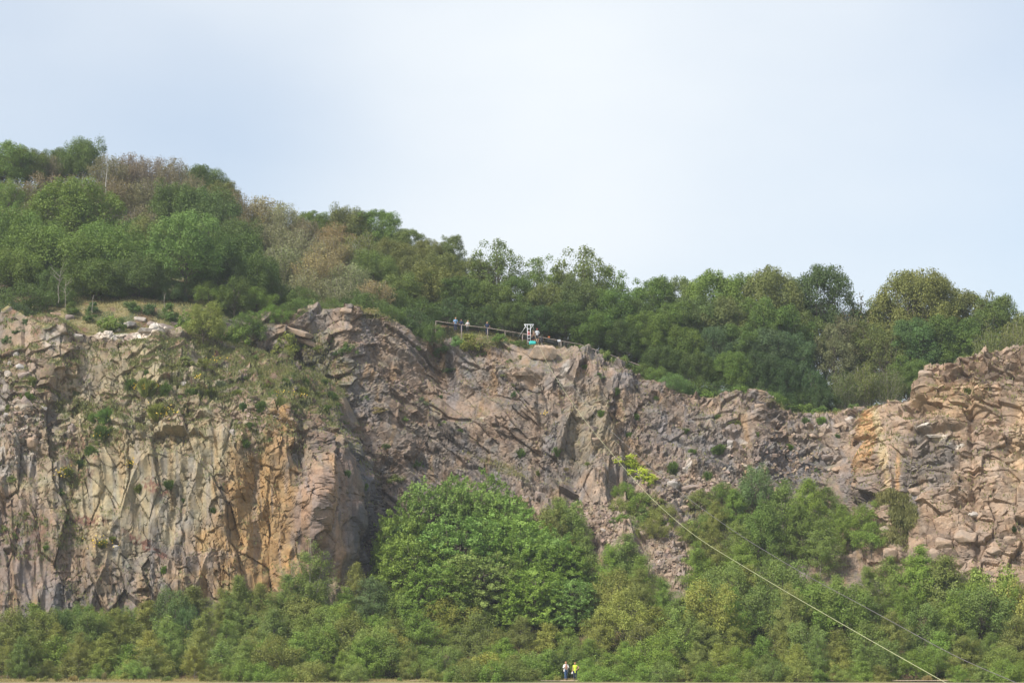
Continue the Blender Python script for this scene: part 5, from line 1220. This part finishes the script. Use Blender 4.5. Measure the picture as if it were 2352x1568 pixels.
# the flat-topped boulder on the brow, and the other boulders
def boulder_mesh(name, seed, sx, sy, sz, cuts=9, flat_top=True):
    import bmesh
    r = np.random.default_rng(seed); bm = bmesh.new()
    pts = []
    for i in range(26):
        d = unit(r, 1)[0]; d = np.sign(d) * np.abs(d)**.6; pts.append(d * [sx, sy, sz] * r.uniform(.82, 1.0))
    for p in pts:
        z = min(p[2], sz * .74) if flat_top else p[2]
        bm.verts.new((p[0], p[1], z))
    res = bmesh.ops.convex_hull(bm, input=bm.verts)
    bmesh.ops.delete(bm, geom=[g for g in res['geom_interior'] if isinstance(g, bmesh.types.BMVert)], context='VERTS')
    bmesh.ops.bevel(bm, geom=list(bm.edges), offset=min(sx, sy, sz) * .06, segments=1, affect='EDGES')
    bmesh.ops.triangulate(bm, faces=list(bm.faces)); bmesh.ops.subdivide_edges(bm, edges=list(bm.edges), cuts=2, use_grid_fill=True)
    co = np.array([v.co[:] for v in bm.verts]); k = .05 * min(sx, sy, sz) / .5
    nn = (fbm(co[:, 0] * 2.3 + 5, co[:, 2] * 2.3 + co[:, 1] * 1.7, seed, 4) - .5) * 2 * max(k, .03)
    bm.normal_update()
    for v, q in zip(bm.verts, nn): v.co += v.normal * float(q)
    me = bpy.data.meshes.new(name); bm.to_mesh(me); bm.free(); me.materials.append(M_BOULDER)
    return me
G_BOULD = "boulders lying on the cliff"
p = W(1248, 808, 261.2)
o = link("boulder", boulder_mesh("flat_boulder", 3, 1.75, 1.9, 1.25), None, (p[0], p[1], p[2] - .06), (.06, .05, .35)); o.color = (.36, .28, .21, 1)
tag(o, "large flat-topped tan boulder at the brow under the man in the red cap", "boulder", G_BOULD)
BM = [boulder_mesh("boulder", 40 + i, 1, *q) for i, q in enumerate([(1, .75), (.8, .45), (1.1, 1.0), (.7, .6), (.9, .35)])]
for x, y, w, h, c, nm, pi, tl in [
    (318, 733, 20, 9, 'white', 0, 1, 0), (352, 745, 22, 10, 'pinkgrey', 0, 1, .1), (290, 748, 26, 10, 'white', 0, 4, -.15), (262, 756, 18, 11, 'white', 0, 1, -.1), (380, 752, 28, 12, 'pinkgrey', 0, 1, .15), (338, 760, 24, 8, 'white', 0, 4, .05),
    (160, 731, 14, 12, 'pinkgrey', 0, 0, 0), (128, 724, 16, 10, 'tan', 0, 3, .1), (178, 775, 16, 12, 'white', 0, 0, 0), (300, 775, 22, 9, 'pinkgrey', 0, 1, -.1), (410, 748, 24, 8, 'pinkgrey', 0, 4, .25),
    (26, 838, 12, 12, 'white', 0, 3, .3), (48, 842, 14, 9, 'pale', 0, 1, .2), (56, 864, 20, 14, 'pinkgrey', 0, 0, -.3), (15, 892, 10, 14, 'white', 0, 3, .2), (60, 926, 20, 14, 'pinkgrey', 0, 4, .9), (10, 936, 9, 7, 'white', 0, 1, .2),
    (18, 955, 13, 9, 'white', 0, 0, .1), (60, 960, 12, 6, 'white', 0, 4, 1.0), (98, 936, 12, 6, 'pale', 0, 1, .3), (20, 860, 12, 10, 'pale', 0, 2, .4), (38, 815, 12, 8, 'pale', 0, 2, .1), (28, 982, 14, 11, 'tan', 0, 2, 0),
    (423, 881, 10, 7, 'white', 0, 3, .2), (533, 993, 7, 11, 'white', 0, 3, 0), (343, 978, 12, 16, 'olive', 0, 0, .3), (737, 981, 11, 11, 'tan', 0, 0, 0), (266, 1258, 11, 9, 'pale', 0, 0, 0), (75, 1015, 14, 16, 'tan', 0, 0, 0), (165, 985, 10, 18, 'pinkgrey', 0, 0, 0),
    (810, 765, 0, 0, '', 0, 0, 0), (795, 712, 16, 9, 'tan', 0, 1, .1), (680, 760, 44, 10, 'tan', 0, 4, .35), (700, 778, 44, 12, 'tan', 0, 1, .4), (890, 805, 0, 0, '', 0, 0, 0),
    (1680, 1018, 13, 11, 'white', 0, 0, 0), (1580, 1078, 14, 12, 'white', 0, 3, -.2), (1549, 1112, 18, 12, 'white', 0, 0, 0), (1595, 1122, 34, 14, 'pinkgrey', 0, 0, 0), (1385, 1220, 10, 9, 'pale', 0, 0, .2), (1360, 1200, 10, 7, 'pale', 0, 1, .4),
    (1575, 1168, 14, 11, 'tan', 0, 0, 0), (1588, 1155, 12, 7, 'tan', 0, 1, 0), (1405, 1185, 9, 8, 'tan', 0, 3, 0), (1240, 1138, 14, 12, 'pinkgrey', 0, 0, .2), (1212, 1142, 16, 8, 'pinkgrey', 0, 1, .5), (1525, 1290, 16, 9, 'pale', 0, 1, .2), (1555, 1250, 14, 9, 'tan', 0, 0, 0),
    (1535, 1320, 13, 7, 'tan', 0, 1, -.2), (1200, 858, 26, 9, 'tan', 0, 4, -.05), (1360, 985, 16, 9, 'pinkgrey', 0, 2, 0), (1365, 1012, 15, 10, 'tan', 0, 0, 0), (1430, 1150, 12, 8, 'tan', 0, 1, .1), (1745, 935, 16, 10, 'tan', 0, 0, 0), (1600, 925, 12, 10, 'tan', 0, 2, 0),
    (1930, 975, 17, 8, 'tan', 0, 1, -.3), (1955, 960, 17, 8, 'pale', 0, 1, -.3), (1915, 1000, 16, 8, 'tan', 0, 4, -.2), (1965, 990, 16, 8, 'tan', 0, 1, -.3), (1900, 1050, 14, 8, 'pinkgrey', 0, 0, .1), (1925, 1075, 16, 8, 'tan', 0, 1, -.2), (1870, 1000, 12, 7, 'tan', 0, 1, .1),
    (2170, 1250, 26, 20, 'tan', 0, 0, .2), (2220, 1230, 30, 18, 'tan', 0, 1, .15), (2150, 1275, 18, 20, 'tan', 0, 0, .3), (2290, 1260, 26, 13, 'tan', 0, 1, -.2), (2110, 1130, 24, 12, 'tan', 0, 1, .3), (2240, 1180, 18, 9, 'pale', 0, 1, 0), (2325, 1240, 20, 14, 'tan', 0, 0, 0),
    (2200, 1290, 22, 14, 'tan', 0, 3, .2), (2050, 1270, 22, 16, 'tan', 0, 0, 0), (2040, 1215, 20, 10, 'tan', 0, 1, .1), (2130, 860, 22, 14, 'tan', 0, 0, .1), (2150, 1000, 26, 6, 'white', 0, 4, 0), (930, 1412, 12, 8, 'pale', 0, 0, 0), (1170, 905, 0, 0, '', 0, 0, 0)]:
    if w == 0: continue
    p, n = seen(x, y)
    if p is None: continue
    m = p.y / FO
    rx, rz_ = w * m, h * m
    src = BM[pi]; base = [1, 1, 1][0]
    zs = [.75, .45, 1.0, .6, .35][pi]
    rc = dict(white=(.33, .30, .27), pale=(.36, .33, .30), tan=(.31, .235, .175), pinkgrey=(.24, .195, .17), olive=(.25, .24, .17))[c]
    o = link("boulder", src, None, (p.x, p.y + rx * .25, p.z), (random.uniform(-.15, .15), tl, random.uniform(-.5, .5)), (rx, rx * .9, rz_ / zs)); o.color = (*rc, 1)
    tag(o, "-", "boulder", G_BOULD)
    cn = dict(white="whitish", pale="pale grey", tan="tan", pinkgrey="pinkish grey", olive="greenish grey")[c]
    THINGS.append((o, x, y, f"{'small' if w < 12 else 'large' if w > 20 else 'middling'} {cn} {'slab' if pi in (1, 4) else 'boulder'}", 1, 0))

# loose rubble of the gully, too much to count
def rubble():
    r = np.random.default_rng(55); V, F, Cc, n = [], [], [], 0
    cube = np.array([[a, b, c] for a in (-1, 1) for b in (-1, 1) for c in (-1, 1)], float)
    cf = np.array([[0, 1, 3, 2], [4, 6, 7, 5], [0, 4, 5, 1], [2, 3, 7, 6], [0, 2, 6, 4], [1, 5, 7, 3]])
    for x0, y0, wx, wy, m in ((1535, 1270, 34, 50, 420), (1390, 1210, 34, 40, 330), (1600, 1130, 120, 50, 500), (60, 970, 60, 60, 350), (600, 955, 90, 30, 160), (1800, 1060, 120, 60, 380), (920, 1412, 30, 20, 60), (1350, 1170, 60, 30, 160)):
        for i in range(m):
            p, nn = seen(x0 + r.normal() * wx * .5, y0 + r.normal() * wy * .5, BVH)
            if p is None: continue
            s = .06 + .22 * r.random()**2.2
            q = cube * r.uniform(.5, 1, 3) * s + r.normal(size=(8, 3)) * s * .18
            a = unit(r, 3); a, _ = np.linalg.qr(a); q = q @ a
            V.append(q + [p.x, p.y, p.z + s * .2]); F.append(cf + n); n += 8
            Cc.append(np.tile(TAN * r.uniform(.6, 1.15) * [1, r.uniform(.95, 1.05), r.uniform(.9, 1.1)], (8, 1)))
    me = mesh_np("rubble", np.concatenate(V), np.concatenate(F), M_ROCK, {"col": np.concatenate(Cc)})
    tag(link("rubble", me), "loose angular tan rubble spilled down the gully and ledges", "rubble", None, "stuff")
rubble()

# ------------------------------------------------------------------ fence, tower, cables
M_WOOD = plain("weathered wood", (0.24, 0.20, 0.17), .85, 0, .25, 5); M_ALU = plain("white painted aluminium", (0.72, 0.75, 0.78), .35, .2, .06)
M_TEAL = plain("teal tarpaulin", (0.02, 0.36, 0.33), .5, 0, .12); M_ROPE = plain("pale green-yellow rope", (0.42, 0.43, 0.24), .6); M_STEEL = plain("dull steel cable", (0.20, 0.18, 0.17), .5, .4)
M_DARKCLOTH = plain("dark canvas", (.03, .03, .035), .8)
FENCE = [(1001, 737), (1060, 746), (1120, 753), (1200, 766), (1333, 791), (1440, 828), (1540, 864), (1610, 879), (1690, 897), (1780, 910), (1860, 924), (1930, 934)]
FY = 270.0
fence = link("fence", None, None, stand(1120, 760, FY)); tag(fence, "weathered wooden rail fence running along the cliff top behind the tower", "fence")
inv = -Vector(fence.location)
rail_pts = [Wv(x, y, FY) for x, y in FENCE]
dist = 0; posts = []
for a, b in zip(rail_pts[:-1], rail_pts[1:]):
    L = (b - a).length; n = max(1, round(L / 2.4))
    T = Tubes(); T.add([a + inv, a.lerp(b, .5) + inv - Vector((0, 0, .015)), b + inv], [.05, .055, .05], 8); link("rail", T.mesh("rail", M_WOOD), fence)
    for i in range(n): posts.append(a.lerp(b, i / n))
posts.append(rail_pts[-1])
for q in posts:
    gz = min(ground_z(q.x, q.y) , q.z - .5)
    T = Tubes(); b_ = Vector((q.x, q.y + .06, gz - .25)); T.add([b_ + inv, Vector((q.x, q.y + .06, q.z + .06)) + inv], [.06, .055], 8); link("post", T.mesh("post", M_WOOD), fence)
print("rail over ground", [round(q.z - ground_z(q.x, q.y), 2) for q in posts])

def box(V, F, c, s):
    b = len(V); c = np.asarray(c, float)
    for a in (-1, 1):
        for d in (-1, 1):
            for e in (-1, 1): V.append(tuple(c + np.array([a, d, e]) * np.asarray(s) / 2))
    for f in ((0, 1, 3, 2), (4, 6, 7, 5), (0, 4, 5, 1), (2, 3, 7, 6), (0, 2, 6, 4), (1, 5, 7, 3)): F.append(tuple(b + i for i in f))
def pbox(name, boxes, mat, parent, bev=.006):
    V, F = [], []
    for c, s in boxes: box(V, F, c, s)
    me = bpy.data.meshes.new(name); me.from_pydata(V, [], F); me.materials.append(mat); o = link(name, me, parent)
    m = o.modifiers.new("b", 'BEVEL'); m.width = bev; m.segments = 2
    return o
def bar(name, a, b, r, mat, parent):
    T = Tubes(); T.add([a, ((a[0] + b[0]) / 2, (a[1] + b[1]) / 2, (a[2] + b[2]) / 2), b], r, 8); return link(name, T.mesh(name, mat), parent)
tp = stand(1215, 786.5, 262.8)
tower = link("zip_line_tower", None, None, tp); tag(tower, "white lattice tower with a flared head at the cliff edge, cables fixed to it", "tower")
wd, hh = .40, 2.30
for sx in (-1, 1):
    for sy in (-1, 1): bar("leg", (sx * wd / 2, sy * wd / 2, -.3), (sx * wd / 2, sy * wd / 2, hh - .05), .028, M_ALU, tower)
for z in (.12, .52, .92, 1.32, 1.76):
    for sy in (-1, 1): bar("rung", (-wd / 2, sy * wd / 2, z), (wd / 2, sy * wd / 2, z), .020, M_ALU, tower)
    for sx in (-1, 1): bar("rung", (sx * wd / 2, -wd / 2, z), (sx * wd / 2, wd / 2, z), .018, M_ALU, tower)
for sy in (-1, 1):
    bar("top_beam", (-.60, sy * wd / 2, hh), (.60, sy * wd / 2, hh), .036, M_ALU, tower)
    for sx in (-1, 1): bar("brace", (sx * .56, sy * wd / 2, hh - .03), (sx * wd / 2, sy * wd / 2, hh - .54), .028, M_ALU, tower)
for sx in (-1, 1): bar("cross_beam", (sx * .57, -wd / 2, hh + .02), (sx * .57, wd / 2, hh + .02), .03, M_ALU, tower)
bar("stay", (-.45, .15, hh - .25), (-1.35, 1.6, .85), .022, M_ALU, tower)
bar("stay", (.5, .2, hh - .2), (1.15, 2.2, .5), .014, M_ALU, tower)
tt = stand(1224, 787, 261.6)
V, F = [], []
for i, (a, b) in enumerate([((-.34, 0, 0), (.30, .05, .02)), ((-.30, .12, .12), (.26, .1, .1)), ((-.36, -.08, -.12), (.24, -.05, -.1))]): capsule(V, F, a, b, .15, .13, 1.1)
tarp = solid("tarpaulin", V, F, M_TEAL, None, .02); tarp.location = tt; tag(tarp, "bright teal tarpaulin bundle at the foot of the white tower", "tarpaulin")
# dark bag and pale stone block by the fence
bp_ = stand(1244, 778, 264.2)
bag = link("rucksack", None, None, (bp_[0], bp_[1], bp_[2] - .5)); tag(bag, "dark upright rucksack standing right of the man in the red cap", "rucksack")
V, F = [], []; capsule(V, F, (0, 0, .12), (0, 0, .62), .17, .14, 1.1); solid("bag_body", V, F, M_DARKCLOTH, bag, .02)
V, F = [], []; capsule(V, F, (-.05, -.15, .2), (.05, -.15, .36), .07, .06); solid("pocket", V, F, M_DARKCLOTH, bag, .015)
sp = stand(1284, 786, 268.5)
sg = link("information_sign", None, None, (sp[0], sp[1], sp[2] - .9)); tag(sg, "small pale tilted panel on a post in front of the fence", "sign")
pb = pbox("panel", [((0, 0, 1.12), (.42, .03, .26))], plain("pale panel", (.55, .58, .62), .4), sg); pb.rotation_euler = (0, 0, 0)
pbox("post", [((0, .05, .4), (.06, .06, 1.3))], M_WOOD, sg)
V, F = [], []; ob = stand(1261, 774, 269.6); capsule(V, F, (-.09, 0, 0), (.09, 0, .03), .08, .07); capsule(V, F, (0, 0, .05), (.03, 0, -.12), .06, .05)
og_ = solid("jacket", V, F, cloth("orange cloth", (.55, .17, .05)), None, .015); og_.location = ob; tag(og_, "small orange jacket hung over the fence rail", "jacket")

def cable(name, pts, Y0, Y1, r, mat, label):
    P = np.array(pts, float); d = np.concatenate([[0], np.cumsum(np.hypot(np.diff(P[:, 0]), np.diff(P[:, 1])))])
    t = np.linspace(0, d[-1], 90); x = np.interp(t, d, P[:, 0]); y = np.interp(t, d, P[:, 1])
    ker = np.hanning(13); ker /= ker.sum()
    xs_ = np.convolve(np.pad(x, 6, mode='reflect', reflect_type='odd'), ker, 'valid'); ys_ = np.convolve(np.pad(y, 6, mode='reflect', reflect_type='odd'), ker, 'valid')
    Y = 1 / (1 / Y0 + (1 / Y1 - 1 / Y0) * (t / d[-1]))
    T = Tubes(); T.add(W(xs_, ys_, Y), np.linspace(r[0], r[1], 90), 6); o = link(name, T.mesh(name, mat)); tag(o, label, "cable", "zip line cables")
cable("zip_line_cable", [(1222, 757), (1233, 780), (1243, 805), (1252, 830), (1330, 950), (1408, 1045), (1500, 1150), (1600, 1235), (1800, 1355), (2000, 1470), (2165, 1563), (2400, 1694)], 262.6, 88, (.012, .016), M_ROPE,
      "pale greenish-yellow zip line cable, the lower and brighter of two")
cable("zip_line_cable", [(1226, 757), (1240, 785), (1300, 868), (1370, 960), (1560, 1130), (1700, 1230), (1850, 1320), (2000, 1400), (2200, 1510), (2330, 1565), (2560, 1665)], 262.6, 92, (.014, .019), M_STEEL,
      "thin dull brown zip line cable, the upper and fainter of two")

# ------------------------------------------------------------------ the people
NAVY = cloth("navy cloth", (.02, .03, .08)); BLUE = cloth("light blue cloth", (.22, .38, .60)); WHITE = cloth("white cloth", (.78, .77, .76)); BLACK = cloth("black cloth", (.025, .025, .03))
GREYC = cloth("light grey cloth", (.50, .53, .57)); RED = cloth("red cloth", (.55, .05, .05)); JEANS = cloth("blue jeans", (.04, .09, .20)); HIVIS = cloth("yellow vest cloth", (.50, .62, .05)); BROWNC = cloth("brown cloth", (.16, .08, .05))
lean = {'l': ((-.30, -.10, 1.16), (-.22, -.36, 1.06)), 'r': ((.30, -.10, 1.16), (.22, -.36, 1.06))}
def behind(x, yhead, Y, h):
    p = W(x, yhead, Y); return (p[0], Y, p[2] - h)
def on_ground(x, Y):
    p = W(x, 760, Y); return (p[0], Y, ground_z(p[0], Y))
person("person in a light blue shirt leaning on the fence, leftmost of the group", behind(1046, 729.5, 270.6, 1.78), 1.78, .2, BLUE, NAVY, pose=lean, bend=.5)
person("person in dark clothes leaning on the fence between blue and white shirts", behind(1060, 733.5, 270.7, 1.66), 1.66, -.1, NAVY, NAVY, hair=M_HAIR_D, pose=lean, bend=.6, sleeve=.9)
person("person in a white shirt bent over the fence rail", behind(1073.5, 736.5, 270.6, 1.60), 1.60, .3, WHITE, BLACK, pose=lean, bend=.8)
person("person in a navy shirt leaning on the fence alone, hands spread", behind(1119, 739.5, 270.7, 1.74), 1.74, 0, NAVY, NAVY, pose={'l': ((-.34, -.06, 1.18), (-.34, -.32, 1.08)), 'r': ((.34, -.06, 1.18), (.36, -.32, 1.08))}, bend=.4)
bz = stand(1234, 786, 260.6)
man = person("man in a red cap, light grey shirt and dark shorts on the flat-topped boulder", (bz[0], bz[1], bz[2]), 1.72, math.pi + .25, GREYC, BLACK, hair=M_HAIR_D, shorts=True, cap=RED, sleeve=.55,
             pose={'l': ((-.30, .0, 1.16), (-.20, -.20, 1.06)), 'r': ((.30, .0, 1.16), (.20, -.20, 1.06))}, feet=.13)
person("person in red half hidden behind the white lattice tower", behind(1214.5, 757.5, 265.0, 1.5), 1.5, .6, RED, BLACK, hair=M_HAIR_D, pose={'l': ((-.22, -.08, 1.16), (-.08, -.26, 1.10)), 'r': ((.22, -.08, 1.16), (.10, -.26, 1.0))})
person("person in brown standing between the white tower and the red-capped man", behind(1226, 758.5, 263.6, 1.6), 1.6, -.4, BROWNC, BLACK, hair=M_HAIR_D, shorts=True)
pz = GZ + .09
q = W(1300, 1562, 208.6)
person("man in an open white shirt and blue jeans on the path by the wood", (q[0], 208.9, pz), 1.80, .45, WHITE, JEANS, open_shirt=True, sleeve=.9,
       pose={'l': ((-.30, -.05, 1.18), (-.16, -.28, 1.36)), 'r': ((.27, -.08, 1.16), (.04, -.26, 1.24)), 'step': .05})
def vest_extra(e):
    V, F = [], []; capsule(V, F, (.03, -.15, .86), (.05, -.15, .74), .065, .06, 1.1); solid("tied_vest", V, F, HIVIS, e, .012)
q2 = W(1321, 1562, 208.6)
child = person("person in a bright yellow vest top with one hand on the hip, on the path", (q2[0], 208.5, pz), 1.72, -.25, HIVIS, NAVY, shorts=False, sleeve=0,
       pose={'l': ((-.24, .0, 1.14), (-.27, -.06, .90)), 'r': ((.40, .02, 1.22), (.20, -.06, 1.06))}, extra=vest_extra)
V, F = [], []; capsule(V, F, (0, 0, 0), (0.02, 0, .10), .07, .05, 1.2); wb = solid("shopping_bag", V, F, WHITE, None, .012)
wb.location = (q2[0] - .29, 208.5 - .02, pz + .66); tag(wb, "small white bag in the hand of the yellow-topped person", "bag")

# ------------------------------------------------------------------ bare poles and dead wood
def bare_tree(name, x, ytop, ybase, Y, seed, mat, label, spread=.25, r0=.09, nb=7):
    r = np.random.default_rng(seed); p = W(x, ybase, Y); t = W(x, ytop, Y); H = t[2] - p[2]
    e = link(name, None, None, (p[0], Y, p[2])); tag(e, label, "dead tree", "bare stems on the hill")
    T = Tubes(); n = 9; z = np.linspace(-.3, H, n); st = np.stack([np.cumsum(r.normal(size=n) * H * .012), np.cumsum(r.normal(size=n) * .02), z], 1)
    T.add(st, np.linspace(r0, r0 * .25, n), 7); link("trunk", T.mesh("trunk", mat), e)
    for i in range(nb):
        k = r.integers(3, n - 1); a = r.uniform(-1, 1); q = st[k] + [a * H * spread, r.normal() * H * .1, H * r.uniform(.12, .35)]
        T = Tubes(); T.add(curve_pts(st[k], q, (0, 0, -.02), 6, r), np.linspace(r0 * .45, .012, 6), 5); link("branch", T.mesh("branch", mat), e)
M_WHITEBARK = plain("white bark", (.42, .41, .38), .8, 0, .2, 3)
bare_tree("bald_birch", 245, 352, 440, 303, 5, M_WHITEBARK, "bald white birch pole rising from the summit thicket", .05, .065, 5)
bare_tree("dead_stem", 133, 615, 690, 251.5, 6, M_BARKPALE, "bleached dead bush reaching right above the brown slab wall", .35, .045, 11)
bare_tree("dead_stem", 150, 640, 700, 251, 7, M_BARKPALE, "second bleached dead bush, lower and just right of the first", .3, .035, 9)
bare_tree("dead_stem", 380, 675, 716, 256, 8, M_BARKPALE, "short pale dead stem standing alone on the grass brow", .15, .05, 3)
bare_tree("dead_stem", 212, 682, 716, 251, 9, M_BARKPALE, "thin forked dead stem beside the green shrub on the grass", .2, .04, 5)

# ------------------------------------------------------------------ air
def haze():
    V, F = [], []; box(V, F, (0, 205, 45), (700, 440, 104))
    me = bpy.data.meshes.new("haze"); me.from_pydata(V, [], F)
    m, n, l = new_mat("hazy air"); out = n.new("ShaderNodeOutputMaterial"); pv = n.new("ShaderNodeVolumePrincipled")
    pv.inputs['Color'].default_value = (.86, .92, 1.0, 1); pv.inputs['Density'].default_value = HAZE; pv.inputs['Anisotropy'].default_value = 0.2
    l.new(pv.outputs[0], out.inputs['Volume']); me.materials.append(m)
    tag(link("haze", me), kind="stuff")
HAZE = 0.0002
if HAZE > 0: haze()
name_things()
print("done", time.time() - T0)
